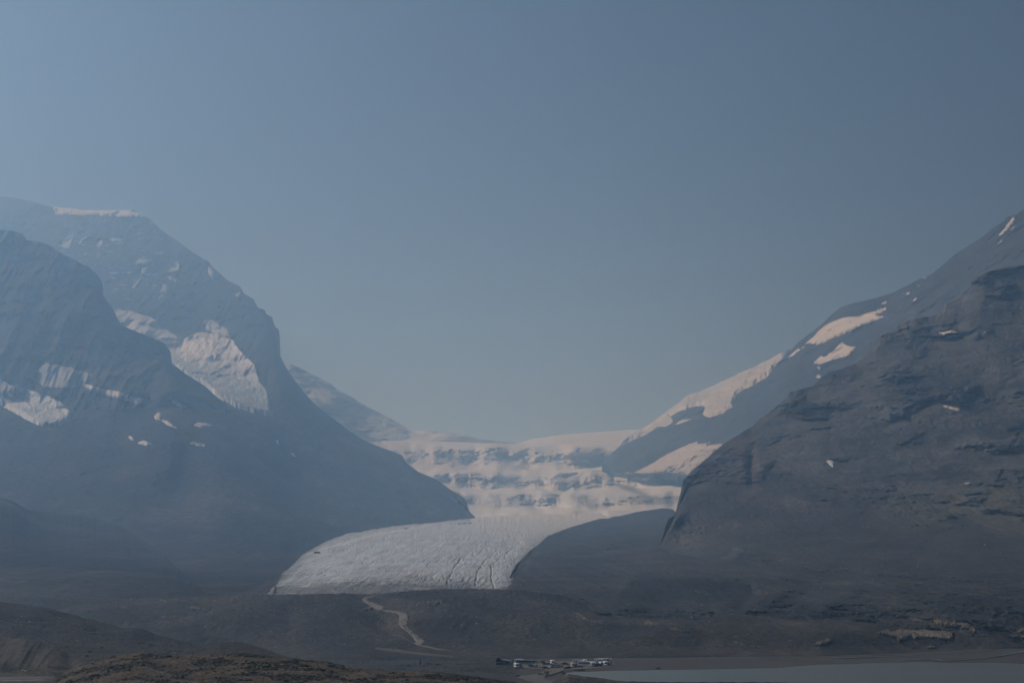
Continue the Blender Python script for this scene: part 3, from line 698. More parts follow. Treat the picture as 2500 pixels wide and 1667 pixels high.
# ---- outwash flat
FZ = -55.4
def flat_z(X, Y):
    return FZ + 0.35 * fbm(X / 70, Y / 70, 0.2, 3)
flat_rows = [1900, 1800, 1720, 1690, 1675] + list(np.arange(1668, 1573, -1.2))
fxs = np.arange(-700, 3250, 4.0)
FPX, FPY = np.meshgrid(fxs, np.array(flat_rows, float))
FY = -FZ * F / (FPY - HY)
fv = P(FPX, FPY, FY); fv[..., 2] = flat_z(fv[..., 0], fv[..., 1])
kk = np.clip(0.5 + 0.8 * fbm(fv[..., 0] / 30, fv[..., 1] / 120, 2.0, 5, 0.6), 0, 1)
ft = mixc((0.032, 0.029, 0.026), (0.065, 0.058, 0.05), kk)
vegb = sstep(0.1, 0.4, fbm(fv[..., 0] / 40, fv[..., 1] / 30, 9.0, 4)) * (FPX < 1300)
ft = mixc(ft, ft * 0.55, (FPX < 1290) * 1.0 * sstep(1300, 1240, FPX))
ft = mixc(ft, (0.018, 0.02, 0.013), 0.75 * vegb)
ft = mixc(ft, (0.05, 0.05, 0.048), 0.7 * np.clip(gauss(FPX, FPY, 1700, 1633, 110, 2.2, -1) + gauss(FPX, FPY, 1760, 1605, 120, 0.9, -2), 0, 1))
ft = mixc(ft, (0.34, 0.32, 0.29), 0.8 * np.clip(gauss(FPX, FPY, 1680, 1598.5, 75, 0.9, -0.6) + 0.6 * gauss(FPX, FPY, 1560, 1598, 50, 0.7), 0, 1))
ft = mixc(ft, (0.24, 0.19, 0.15), 0.6 * np.clip(gauss(FPX, FPY, 1040, 1600, 70, 2.2, 4), 0, 1))
add_obj("outwash_flat", make_mesh("outwash_flat", fv.reshape(-1, 3), grid_faces(*FPX.shape), ft.reshape(-1, 3)), M_FLAT, kind="structure",
        label="flat grey outwash plain between the moraine hills and the lake")

def flat_at(px, py):
    Y = -FZ * F / (py - HY)
    X = (px - CX) / F * Y
    return Vector((X, Y, float(flat_z(X, Y))))

# ---- lake and braided streams
def flat_poly(name, poly, z, mat, tint=None, **kw):
    vs = []
    for px, py in poly:
        Y = -FZ * F / (py - HY)
        vs.append(((px - CX) / F * Y, Y, z))
    me = bpy.data.meshes.new(name)
    bm = bmesh.new()
    bv = [bm.verts.new(v) for v in vs]
    f_ = bm.faces.new(bv)
    if f_.normal.z < 0: f_.normal_flip()
    bmesh.ops.triangulate(bm, faces=bm.faces[:])
    bm.to_mesh(me); bm.free()
    if tint is not None:
        at_ = me.attributes.new("tint", 'FLOAT_COLOR', 'POINT')
        for d in at_.data: d.color = tuple(tint) + (1,)
    return add_obj(name, me, mat, **kw)

M_WATER, nt, b = new_mat("silty_lake_water")
b.inputs["Base Color"].default_value = (0.12, 0.13, 0.11, 1)
b.inputs["Roughness"].default_value = 0.35
b.inputs["Specular IOR Level"].default_value = 0.3
geo = nt.nodes.new("ShaderNodeNewGeometry")
wv = nt.nodes.new("ShaderNodeTexNoise"); wv.inputs["Scale"].default_value = 0.6; wv.inputs["Detail"].default_value = 4
nt.links.new(geo.outputs["Position"], wv.inputs["Vector"])
bp = nt.nodes.new("ShaderNodeBump"); bp.inputs["Strength"].default_value = 0.25; bp.inputs["Distance"].default_value = 0.3
nt.links.new(wv.outputs["Fac"], bp.inputs["Height"]); nt.links.new(bp.outputs[0], b.inputs["Normal"])
silt = nt.nodes.new("ShaderNodeTexNoise"); silt.inputs["Scale"].default_value = 0.012; silt.inputs["Detail"].default_value = 5
nt.links.new(geo.outputs["Position"], silt.inputs["Vector"])
rp = nt.nodes.new("ShaderNodeValToRGB")
rp.color_ramp.elements[0].position, rp.color_ramp.elements[1].position = 0.3, 0.7
rp.color_ramp.elements[0].color = (0.062, 0.072, 0.056, 1); rp.color_ramp.elements[1].color = (0.085, 0.084, 0.062, 1)
nt.links.new(silt.outputs["Fac"], rp.inputs[0]); nt.links.new(rp.outputs[0], b.inputs["Base Color"])

shore = [(1385, 1642.5), (1400, 1641.5), (1443, 1640), (1496, 1638), (1550, 1637.2), (1613, 1636), (1700, 1635), (1780, 1633.5), (1900, 1631), (1950, 1627), (1990, 1623), (2030, 1622.5), (2089, 1621), (2120, 1619), (2190, 1618), (2260, 1616.5), (2330, 1619), (2420, 1618), (2500, 1621), (2600, 1620), (2850, 1620)]
wob = [(x + 0, y + 0.5 * float(fbm(x / 17.0, 0.3, 0.1, 3))) for x, y in shore]
wob2 = []
for (a0, b0), (a1, b1) in zip(wob[:-1], wob[1:]):
    for t in np.linspace(0, 1, 8, endpoint=False):
        x = a0 + (a1 - a0) * t
        wob2.append((x, b0 + (b1 - b0) * t + 0.45 * float(fbm(x / 11.0, 2.3, 0.1, 4, 0.6))))
lake_poly = wob2 + [(3250, 1620), (3250, 1720), (1800, 1720), (1330, 1700)]
flat_poly("lake", lake_poly, FZ + 0.42, M_WATER, kind="structure", label="milky grey-green meltwater lake at the lower right")

# ---- foreground
def earth(X, Y, Z, s1=14, s2=30, veg=0.0, dark=(0.045, 0.034, 0.022), light=(0.31, 0.232, 0.15)):
    k = np.clip(0.5 + 0.8 * fbm(X / s1, Y / s1, Z / s1, 6, 0.62), 0, 1)
    c = mixc(dark, light, k)
    g = sstep(0.0, 0.12, fbm(X / s2 + 5, Y / s2, Z / (s2 * 0.5), 5, 0.6) + veg)
    c = mixc(c, (0.020, 0.023, 0.011), 0.9 * g)
    return mixc(c, (0.55, 0.49, 0.41), 0.6 * sstep(0.36, 0.48, fbm(X / 1.6, Y / 2.4, Z / 1.6, 3, 0.6)))
f1_top = [(-350, 1430), (-100, 1455), (0, 1469), (70, 1478), (161, 1493), (213, 1506), (270, 1521), (308, 1535), (397, 1553), (457, 1569), (500, 1578), (560, 1590), (640, 1600), (740, 1612)]
def f1_dZ(px, py, X, Y, Z):
    return 2.6 * fbm(X / 45, Y / 60, 0.3, 5, 0.55) * sstep(1470, 1500, py) + 0.45 * ridged(X / 6, Y / 8, 0, 4, 0.6) + 2.5 * gauss(px, py, 320, 1555, 40, 10) - 2.2 * gauss(px, py, 235, 1535, 26, 6) - 2.0 * gauss(px, py, 110, 1512, 26, 5) + 1.6 * gauss(px, py, 330, 1545, 50, 5)
S_F1 = Sheet("moraine_slope", -700, 740, 2.0, [
    [(-350, 1660, 860), (740, 1660, 860)], [(-350, 1590, 960), (300, 1600, 960), (740, 1618, 1000)],
    [(a_, b_, 1170 - 0.1 * max(0, a_)) for a_, b_ in f1_top]], 1.6, dZ=f1_dZ, crest=1.2, back=(200, 0.14),
    tint=lambda px, py, X, Y, Z, n: earth(X, Y, Z, 26, 60, -0.12, (0.055, 0.05, 0.045), (0.11, 0.098, 0.083)), mat=M_FORE, alb=0.32, smooth=14,
    label="dark brown hummocky slope at the lower left behind the pale mound")
S_F2 = Sheet("mound", 470, 740, 2.0, [[(470, 1650, 800), (740, 1660, 800)], [(470, 1606, 880), (740, 1616, 880)],
    [(470, 1598, 900), (502, 1587, 910), (538, 1568, 920), (570, 1565, 925), (602, 1569, 925), (650, 1584, 915), (693, 1599, 900), (740, 1614, 890)]], 1.6,
    dZ=lambda px, py, X, Y, Z: 0.7 * fbm(X / 14, Y / 14, 0, 5, 0.6), crest=1.0, back=(60, 0.3), smooth=10,
    tint=lambda px, py, X, Y, Z, n: earth(X, Y, Z, 18, 30, -0.2, (0.07, 0.062, 0.05), (0.13, 0.115, 0.09)), mat=M_FORE, alb=0.32,
    label="small brown conical mound behind the rubble crest")
f3_top = [(-350, 1500), (-100, 1536), (0, 1553), (33, 1558), (62, 1560), (77, 1566), (95, 1571), (122, 1582), (139, 1584), (155, 1590), (188, 1606), (212, 1617), (240, 1630), (280, 1650)]
def f3_dZ(px, py, X, Y, Z):
    r = 1.3 * ridged((X + 0.9 * Z) / 11, (Z - 0.2 * X) / 40, 0.3, 3, 0.55) * sstep(1552, 1575, py) * (1 - sstep(1622, 1640, py))
    r += 1.3 * gauss(px, py, 120, 1612, 22, 34, 35) + 1.0 * gauss(px, py, 60, 1595, 20, 34, 40) - 1.2 * gauss(px, py, 172, 1612, 18, 14, 40)
    return r + 0.5 * fbm(X / 8, Y / 8, 0, 4)
S_F3 = Sheet("mound", -700, 280, 1.7, [
    [(-350, 1760, 560), (280, 1760, 560)], [(-350, 1664, 740), (280, 1664, 740)], [(-350, 1648, 785), (0, 1648, 785), (160, 1648, 785), (280, 1656, 770)], [(-350, 1632, 800), (100, 1634, 800), (200, 1636, 800), (280, 1655, 775)],
    [(a_, b_, 875 - 0.15 * max(0, a_)) for a_, b_ in f3_top]], 1.5, dZ=f3_dZ, crest=0.8, back=(90, 0.3), smooth=10,
    tint=lambda px, py, X, Y, Z, n: mixc(mixc((0.12, 0.105, 0.085), (0.21, 0.185, 0.15), np.clip(0.5 + 0.9 * fbm((X + Z) / 9, (Z - 0.3 * X) / 26, Y / 20, 5, 0.6), 0, 1)),
        earth(X, Y, Z, 12, 22, 0.12), np.clip(sstep(1614, 1636, py) + 0.6 * sstep(0.2, 0.4, fbm(X / 12, Y / 16, Z / 8, 4)), 0, 1)), mat=M_FORE, alb=0.32,
    label="pale gullied gravel mound at the left edge above the road")
f4_top = [(40, 1705), (100, 1676), (130, 1661), (147, 1648), (169, 1636), (210, 1622), (240, 1611), (260, 1605), (298, 1598), (344, 1593), (383, 1597), (440, 1598), (500, 1598), (528, 1596), (591, 1593), (634, 1598), (693, 1606), (757, 1612), (804, 1616), (860, 1629),
          (906, 1635), (960, 1638), (1013, 1640), (1076, 1641), (1119, 1647), (1204, 1657), (1246, 1663), (1290, 1669), (1360, 1680)]
def f4_dZ(px, py, X, Y, Z):
    return 0.9 * fbm(X / 16, Y / 22, 0.1, 5, 0.58) * sstep(0, 12, py - np.interp(px, [q[0] for q in f4_top], [q[1] for q in f4_top])) + 0.42 * ridged(X / 2.6, Y / 3.6, 0.5, 4, 0.65)
S_F4 = Sheet("rubble_slope", 40, 1360, 1.5, [
    [(40, 1900, 380), (1360, 1900, 380)], [(40, 1720, 540), (300, 1680, 560), (1000, 1690, 560), (1360, 1710, 560)],
    [(a_, b_, 640) for a_, b_ in f4_top]], 1.4, dZ=f4_dZ, crest=1.6, back=(80, 0.25), smooth=8,
    tint=lambda px, py, X, Y, Z, n: earth(X, Y, Z, 5, 13, 0.02), mat=M_FORE, alb=0.4, label="dark rubble and scrub crest along the bottom of the picture")
f5_top = [(1260, 1690), (1340, 1670), (1365, 1656), (1388, 1645), (1401, 1647), (1422, 1650.5), (1442, 1652), (1469, 1655), (1500, 1660), (1527, 1662.3), (1613, 1664.5), (1825, 1664.5), (2000, 1667.5), (2300, 1675), (2850, 1680)]
S_F5 = Sheet("lake_bank", 1260, 3250, 2.0, [[(1260, 1850, 640), (2850, 1850, 640)], [(1260, 1720, 860), (2850, 1720, 860)], [(a_, b_, 1050) for a_, b_ in f5_top]], 1.6,
    dZ=lambda px, py, X, Y, Z: 0.35 * ridged(X / 4, Y / 5, 0.5, 4, 0.6), crest=0.7, back=(50, 0.3), smooth=6,
    tint=lambda px, py, X, Y, Z, n: earth(X, Y, Z, 8, 20, 0.18), mat=M_FORE, alb=0.4, label="dark grassy bank along the near shore of the lake")
# hillside under and behind the viewpoint
hx = np.linspace(-900, 900, 70); hyv = np.linspace(-900, 430, 60)
HX, HYY = np.meshgrid(hx, hyv)
HZ = np.where(HYY > 0, -2.2 - 0.15 * HYY, -2.2 - 0.12 * HYY) - 0.05 * np.abs(HX) + 1.0 * fbm(HX / 60, HYY / 60, 0, 3) * np.clip(np.abs(HYY) / 60, 0, 1)
HZ = np.maximum(HZ, -95)
hv = np.stack([HX, HYY, HZ], -1)
add_obj("hillside", make_mesh("hillside", hv.reshape(-1, 3), grid_faces(60, 70), earth(HX, HYY, HZ, 14, 30).reshape(-1, 3)), M_FORE, kind="structure",
        label="scrubby hillside under the viewpoint")

# ---- roads, parking ground, streams
def ribbon(pts, w):
    """flat strip between photo positions lying on the plain; w = width in m"""
    c = [flat_at(px, py) for px, py in pts]
    L_, R_ = [], []
    for i, p in enumerate(c):
        d = (c[min(i + 1, len(c) - 1)] - c[max(i - 1, 0)]); d.z = 0; d.normalize()
        n = Vector((-d.y, d.x, 0))
        wi = w[i] if isinstance(w, (list, tuple)) else w
        L_.append(p + n * wi / 2); R_.append(p - n * wi / 2)
    return L_, R_
def ribbon_obj(name, pts, w, dz, mat, tint=None, sub=6, **kw):
    fine, ws = [], []
    for i in range(len(pts) - 1):
        for t in np.linspace(0, 1, sub, endpoint=False):
            fine.append((pts[i][0] + (pts[i + 1][0] - pts[i][0]) * t, pts[i][1] + (pts[i + 1][1] - pts[i][1]) * t))
            ws.append((w[i] + (w[i + 1] - w[i]) * t) if isinstance(w, (list, tuple)) else w)
    fine.append(pts[-1]); ws.append(w[-1] if isinstance(w, (list, tuple)) else w)
    ws = [q * (1 + 0.3 * float(fbm(f_[0] / 9.0, f_[1] / 3.0, 0.4, 2))) for q, f_ in zip(ws, fine)]
    L_, R_ = ribbon(fine, ws)
    vs, fs = [], []
    for l, r in zip(L_, R_):
        vs += [(l.x, l.y, FZ + dz), (r.x, r.y, FZ + dz)]
    for i in range(len(L_) - 1): fs.append((2 * i, 2 * i + 1, 2 * i + 3, 2 * i + 2))
    vs = np.array(vs)
    return add_obj(name, make_mesh(name, vs, np.array(fs), np.broadcast_to(tint if tint is not None else (0.1, 0.1, 0.1), vs.shape), False), mat, **kw)
M_LOT = ground_mat("parking_gravel", 2.0, 0.3, contrast=0.2)
flat_poly("parking_lot", [(1262, 1624), (1268, 1618), (1290, 1615.5), (1340, 1614.5), (1420, 1614), (1500, 1616), (1502, 1626), (1480, 1630), (1440, 1632.5), (1400, 1635), (1376, 1636.5), (1362, 1642), (1345, 1643), (1335, 1638), (1325, 1634), (1300, 1633.5), (1280, 1631)],
          FZ + 0.44, M_LOT, (0.11, 0.095, 0.078), kind="structure", label="tan gravel parking ground full of vehicles beside the lake")
ribbon_obj("road", [(1345, 1636), (1338, 1643), (1322, 1648), (1302, 1650), (1296, 1655), (1312, 1662), (1345, 1672), (1400, 1690)], [9, 10, 12, 14, 15, 14, 12, 11], 0.47, M_LOT, (0.085, 0.08, 0.072), kind="structure",
           label="pale access road curving from the parking ground to the bottom of the picture")
ribbon_obj("stream", [(2100, 1601), (2200, 1597.6), (2302, 1593), (2391, 1587.6), (2500, 1581), (2600, 1576)], 3.2, 0.47, M_WATER, kind="structure", label="thin straight meltwater stream crossing the plain above the lake")
ribbon_obj("stream", [(2290, 1613), (2340, 1611), (2390, 1607), (2440, 1601), (2500, 1590), (2600, 1579)], [7, 5, 4, 5, 7, 7], 0.49, M_WATER, kind="structure", label="wider braided stream running into the lake at the right edge")
ribbon_obj("stream", [(2190, 1612), (2270, 1608), (2310, 1613)], [5, 4, 6], 0.48, M_WATER, kind="structure", label="short side stream joining the lake below the tan outcrop")
ribbon_obj("stream", [(2040, 1606), (2120, 1604), (2230, 1600)], [14, 9, 4], 0.46, M_WATER, kind="structure", label="shallow stream pool left of the braided plain")
drape(S_F3, [(-340, 1652), (0, 1651.5), (100, 1650.5), (136, 1650.5), (132, 1654.5), (60, 1657), (0, 1658.5), (-340, 1662)], "road", ground_mat("grey_asphalt", 1.5, 0.15, contrast=0.15), 0.25, 0.2, 9, 1.2, 1.0, (0.085, 0.083, 0.085), up=(0, 0, 1),
      kind="structure", label="grey asphalt road passing under the pale mound at the left edge")
drape([S_F3], [(-340, 1664), (0, 1660.3), (60, 1659), (110, 1658), (110, 1659.3), (60, 1660.6), (0, 1662), (-340, 1666)], "path", M_PATH, 0.25, 0.2, 9, 1.2, 0.8, (0.16, 0.15, 0.13), up=(0, 0, 1),
      kind="structure", label="narrow pale track in front of the asphalt road at the left")

# ---- trails on the moraine hills
def q8(pts): return [(860 + x / 8.712, 1420 + y / 8.712) for x, y in pts]
TR = (0.155, 0.14, 0.122)
HS = [S_HILL, S_GL, S_MOR, S_NR, S_AND, S_RID, S_SPUR, S_F1]
def trail(pts, label, th=0.4, rag=1.1, col=TR):
    return drape(S_HILL, pts, "trail", M_PATH, th, rag, 3.2, 0.95, 1.6, lambda PX, PY, b, sd: mixc(np.array(col) * 0.72, np.array(col) * 1.12, np.clip(0.5 + 0.9 * fbm(b[..., 0] / 6, b[..., 1] / 14, 0.2, 4, 0.6), 0, 1)), up=(0, -0.2, 1.0), kind="structure", label=label)
trail(q8([(640, 245), (430, 285), (280, 330), (215, 365), (250, 420), (330, 470), (420, 545), (560, 595), (665, 607), (660, 515), (520, 470), (400, 420), (300, 385), (330, 355), (430, 310), (600, 265)]), "upper hairpin of the pale gravel trail near the glacier edge")
trail(q8([(655, 590), (850, 610), (960, 610), (1080, 645), (1170, 680), (1200, 770), (1170, 850), (1165, 930), (1230, 1010), (1330, 1090), (1450, 1180), (1550, 1260), (1500, 1300), (1480, 1345), (1420, 1350), (1310, 1310), (1350, 1270), (1290, 1170), (1200, 1090), (1100, 1010), (1030, 960), (990, 890), (1000, 780), (1000, 700), (900, 655), (760, 635), (655, 620)]), "wide pale trail winding down the moraine with many hikers")
trail(q8([(1430, 1325), (1600, 1360), (1800, 1410), (2100, 1447), (2100, 1462), (1780, 1434), (1600, 1390), (1430, 1352)]), "thin pale path leading right from the foot of the trail", rag=0.4)
trail(q8([(610, 690), (632, 740), (608, 790), (552, 840), (527, 890), (548, 950), (570, 950), (547, 890), (570, 842), (626, 792), (652, 740), (634, 690)]), "narrow side path left of the wide trail", rag=0.4, col=(0.11, 0.10, 0.088))
trail(q8([(760, 1120), (1000, 1120), (1120, 1180), (1310, 1300), (1330, 1325), (1110, 1200), (990, 1145), (760, 1140)]), "faint diagonal path below the side path", rag=0.5, col=(0.08, 0.075, 0.065))
trail([(916, 1579), (960, 1583), (1000, 1588), (1060, 1595), (1110, 1600), (1110, 1604), (1050, 1600), (990, 1594), (950, 1588), (916, 1585)], "tan gravel track at the foot of the moraine hills", rag=1.0, col=(0.085, 0.068, 0.053))

# ---- glaciers and snow lying on the mountains
def z1(p): return [(x / 2.8, 440 + y / 2.8) for x, y in p]
def z2(p): return [(x / 2.8, 900 + y / 2.8) for x, y in p]
def z4(p): return [(1300 + x / 2.8, 850 + y / 2.8) for x, y in p]
def z5(p): return [(1700 + x / 2.8, 480 + y / 2.8) for x, y in p]
def z6(p): return [(1700 + x / 2.8, 1000 + y / 2.8) for x, y in p]
def hang_tint(PX, PY, b, sd):
    low = sstep(0, 60, PY - np.interp(PX, [280, 420, 500, 570, 640], [800, 840, 868, 880, 905]))
    k = np.clip(0.55 + 0.9 * fbm(b[..., 0] / 60, b[..., 2] / 30, 0.4, 5, 0.6), 0, 1)
    ice = mixc((0.2, 0.25, 0.29), (0.52, 0.53, 0.54), k)
    return mixc((0.60, 0.565, 0.55), ice, low)
drape([S_AND], [(268, 745), (279, 756), (321, 761), (357, 772), (386, 784), (393, 797), (443, 829), (489, 812), (536, 819), (571, 832), (586, 854), (607, 876), (625, 890), (636, 933), (657, 958), (661, 997), (668, 1018),
               (614, 1007), (579, 996), (536, 975), (500, 943), (457, 918), (410, 890), (400, 860), (340, 840), (285, 800)], "hanging_glacier", M_ICE, 14, 3, 12, 1.7, 5, hang_tint, rough=7, rsize=30,
      label="crevassed hanging glacier spilling down the left mountain face", cat="glacier")
drape([S_RID, S_AND, S_SPUR], [(0, 929), (36, 946), (107, 964), (154, 986), (179, 1011), (171, 1025), (150, 1036), (123, 1048), (82, 1034), (46, 1014), (0, 989), (-120, 925), (-130, 880)], "hanging_glacier", M_ICE, 12, 2.5, 10, 1.7, 5,
      lambda PX, PY, b, sd: mixc((0.25, 0.28, 0.31), (0.55, 0.55, 0.56), np.clip(0.62 + 0.8 * fbm(b[..., 0] / 50 + b[..., 2] / 40, b[..., 2] / 30, 1.4, 5, 0.6), 0, 1)), rough=7, rsize=26,
      label="crevassed glacier tongue cut by the left edge of the picture", cat="glacier")
def dome_ice(PX, PY, b, sd):
    k = np.clip(0.6 + 0.9 * fbm(b[..., 0] / 60, b[..., 2] / 24, 2.4, 5, 0.6), 0, 1)
    return mixc((0.28, 0.32, 0.36), (0.57, 0.515, 0.48), k)
drape([S_DOME], z4([(600, 640), (740, 540), (900, 440), (1050, 325), (1250, 250), (1500, 135), (1700, 30), (1775, -10), (1700, 70), (1640, 150), (1590, 210), (1480, 265), (1400, 310), (1360, 400), (1290, 450), (1190, 478), (1168, 450), (1180, 395), (1100, 400), (980, 440), (935, 470), (970, 495), (910, 538), (850, 540), (780, 590), (700, 618), (620, 662)]),
      "hanging_glacier", M_ICE, 16, 3.5, 11, 1.7, 5, dome_ice, rough=12, rsize=30, label="broken ice cap draped along the left skyline of the right mountain", cat="glacier")
SN = (0.60, 0.545, 0.51); SNG = (0.46, 0.47, 0.48)  # SNG: greyer snow, the shade of the left face put into its colour
def snow(sheet, pts, label, col=SN, th=5, rag=None, grp=None, rs=5.0):
    pa = np.array(pts); ext = min(np.ptp(pa[:, 0]), np.ptp(pa[:, 1]))
    if rag is None: rag = min(3.2, 0.9 + ext * 0.06)
    def tn(PX, PY, b, sd):
        c = mixc(np.array(col) * 0.82, np.array(col), np.clip(0.6 + fbm(b[..., 0] / 40, b[..., 2] / 20, 0.3, 4, 0.6), 0, 1))
        bare = sstep(0.1, 0.5, fbm(PX / 4.5, PY / 3.0, 3.3, 4, 0.6) + 0.35 * (1 - np.clip(sd / 6.0, 0, 1)) - 0.12) * sstep(9, 1, sd)
        return mixc(c, (0.09, 0.09, 0.09), 0.85 * bare * (ext > 6))
    return drape(sheet, pts, "snow_patch", M_SNOW, th, rag, rs, 1.05, 2.0, tn,
                 label=label, cat="snow patch", group=grp)
GA, GB, GC, GD = "snow patches on the left mountain face", "snow patches on the lower left slopes", "snow patches on the right mountain", "snow patches on the near dark mountainside"
LF = [S_AND]
snow(LF, [(128, 500), (168, 503), (200, 508), (311, 508), (327, 504), (343, 518), (348, 528), (336, 531), (250, 527), (179, 524), (136, 524)], "long band of snow along the flat summit crest of the left mountain", grp=GA, th=8)
snow(LF, z1([(505, 365), (470, 380), (430, 425), (422, 462), (470, 468), (492, 430)]), "tall grey snow patch highest at the left of the left mountain face", SNG, grp=GA)
snow(LF, z1([(595, 380), (560, 398), (532, 442), (575, 432)]), "small slanting snow patch right of the tall grey one, below the summit crest", SNG, grp=GA)
snow(LF, z1([(703, 398), (672, 430), (670, 468), (704, 440)]), "narrow upright snow patch midway under the summit snow band", SNG, grp=GA)
snow(LF, z1([(745, 405), (780, 392), (835, 402), (830, 420), (770, 418)]), "short level snow streak right of the narrow upright patch", SNG, grp=GA)
snow(LF, z1([(915, 575), (950, 538), (1030, 545), (1022, 577), (990, 640), (962, 632), (972, 582), (930, 588)]), "forked snow patch in the middle of the left mountain face", SNG, grp=GA)
snow(LF, z1([(1152, 628), (1178, 570), (1222, 552), (1232, 602), (1190, 628)]), "wedge of snow at the right of the left mountain face", grp=GA)
snow(LF, z1([(1135, 660), (1165, 655), (1215, 680), (1202, 694), (1160, 682)]), "thin snow streak just below the wedge of snow", SNG, grp=GA)
snow(LF, z1([(895, 738), (958, 670), (968, 690), (932, 735)]), "small slanting snow patch below the forked patch", SNG, grp=GA)
snow(LF, z1([(1086, 815), (1095, 760), (1120, 706), (1150, 720), (1142, 775), (1112, 805)]), "leaf-shaped snow patch lowest on the left mountain face", SNG, grp=GA)
snow(LF, z1([(745, 630), (890, 624), (900, 638), (760, 642)]), "faint level snow streak left of the forked patch", SNG, th=4, grp=GA)
snow(LF, z1([(1605, 782), (1640, 762), (1648, 787), (1620, 798)]), "tiny snow patch beside the jagged right skyline of the left mountain", grp=GA)
snow(LF, z1([(1395, 965), (1450, 955), (1560, 1020), (1570, 1070), (1490, 1060), (1410, 1020)]), "grey snow apron above the right end of the hanging glacier", SNG, grp=GA)
snow(LF, z1([(1420, 590), (1450, 600), (1470, 650), (1450, 680), (1425, 630)]), "small snow patch high on the right shoulder of the left mountain", SNG, grp=GA)
LL = [S_RID, S_AND]
snow(LL, z1([(180, 1340), (320, 1250), (480, 1282), (640, 1330), (590, 1380), (500, 1425), (300, 1410)]), "broad grey shaded snow hollow at the foot of the dark ridge", (0.30, 0.31, 0.33), th=3, rag=3, rs=14, grp=GB)  # low grey albedo carries the hollow's shade
snow(LL, z1([(540, 1388), (620, 1402), (700, 1428), (800, 1442), (900, 1478), (1008, 1500), (940, 1532), (850, 1502), (720, 1468), (620, 1442)]), "long wavy strip of snow under the dark ridge", grp=GB)
snow(LL, z1([(1165, 1505), (1200, 1498), (1240, 1528), (1274, 1550), (1240, 1553), (1190, 1532)]), "comma-shaped snow patch right of the long wavy strip", grp=GB)
snow(LL, z2([(1052, 330), (1075, 295), (1103, 310), (1092, 348), (1065, 348)]), "round little snow patch above a thin snow streak on the left slopes", grp=GB)
snow(LL, z2([(1095, 350), (1150, 358), (1190, 393), (1228, 412), (1180, 403), (1140, 380)]), "thin slanting snow streak below the round little patch", grp=GB)
snow(LL, z2([(1322, 386), (1360, 368), (1400, 373), (1464, 386), (1420, 397), (1370, 403)]), "flat fish-shaped snow patch under the hanging glacier", grp=GB)
snow(LL, z2([(872, 463), (900, 462), (920, 486), (900, 492)]), "tiny snow patch, left one of a low pair on the left slopes", grp=GB)
snow(LL, z2([(942, 510), (980, 488), (1044, 516), (1000, 527)]), "small snow patch, right one of a low pair on the left slopes", grp=GB)
snow(LL, z2([(1292, 512), (1320, 498), (1350, 512), (1414, 519), (1400, 532), (1350, 527)]), "thin level snow streak lowest on the left slopes", grp=GB)
snow(LL, z2([(1885, 483), (1902, 488), (1914, 532), (1893, 512)]), "thin upright snow sliver on the dark rib left of the glacier", th=4, rag=0.6, grp=GB)
snow(LL, z2([(1982, 573), (2002, 573), (2025, 602), (2008, 602)]), "tiny snow sliver further down the dark rib", th=4, rag=0.6, grp=GB)
D_ = [S_DOME]
snow(D_, z5([(750, 1000), (800, 960), (850, 905), (900, 870), (1000, 830), (1110, 822), (1160, 800), (1240, 780), (1300, 760), (1290, 775), (1240, 800), (1230, 820), (1290, 820), (1240, 840), (1170, 865), (1100, 890), (1000, 940), (900, 985), (830, 1010), (785, 1005)]), "largest snowfield on the right mountain, long and curved under the skyline", th=8, grp=GC)
snow(D_, z5([(800, 1135), (850, 1090), (870, 1100), (930, 1060), (980, 1005), (1000, 998), (1030, 1020), (1085, 1030), (1060, 1070), (1010, 1095), (950, 1110), (880, 1130), (850, 1145)]), "triangular snowfield just below the largest one on the right mountain", th=7, grp=GC)
snow(D_, z5([(628, 1102), (680, 1050), (747, 1020), (700, 1057), (660, 1087)]), "slender snow sliver between the ice cap and the largest snowfield", grp=GC)
snow(D_, z5([(1262, 732), (1300, 714), (1298, 730), (1270, 737)]), "tiny snow streak just above the right end of the largest snowfield", th=4, rag=0.5, grp=GC)
snow(D_, z5([(1427, 667), (1462, 645), (1458, 664), (1440, 673)]), "tiny snow streak, left of a pair high on the right mountain", th=4, rag=0.5, grp=GC)
snow(D_, z5([(1477, 712), (1507, 685), (1503, 705), (1485, 717)]), "tiny snow streak, right of a pair high on the right mountain", th=4, rag=0.5, grp=GC)
snow(D_, z5([(1505, 611), (1525, 603), (1522, 612)]), "speck of snow above the pair of streaks on the right mountain", th=4, rag=0.3, grp=GC)
snow(D_, z5([(1545, 556), (1578, 548), (1562, 561)]), "speck of snow on the skyline of the right mountain", th=4, rag=0.3, grp=GC)
snow(D_, z5([(2053, 277), (2090, 238), (2130, 188), (2160, 142), (2183, 155), (2150, 203), (2110, 238), (2080, 262)]), "long steep snow streak near the upper right corner of the mountain skyline", grp=GC)
snow(D_, z5([(2143, 227), (2180, 197), (2167, 220), (2150, 231)]), "thin snow streak beside the lower end of the long steep one", th=4, rag=0.4, grp=GC)
snow(D_, z5([(2045, 337), (2095, 288), (2087, 312), (2060, 333)]), "short steep snow streak below the long one at the upper right", th=4, rag=0.5, grp=GC)
snow(D_, z5([(2070, 427), (2094, 410), (2086, 424)]), "speck of snow lowest of the streaks at the upper right", th=4, rag=0.3, grp=GC)
snow(D_, z5([(818, 1163), (848, 1163), (840, 1183)]), "speck of snow under the triangular snowfield", th=4, rag=0.4, grp=GC)
snow(D_, z5([(812, 1238), (830, 1213), (853, 1225), (845, 1241)]), "small snow patch against the near dark mountainside skyline", th=4, rag=0.5, grp=GC)
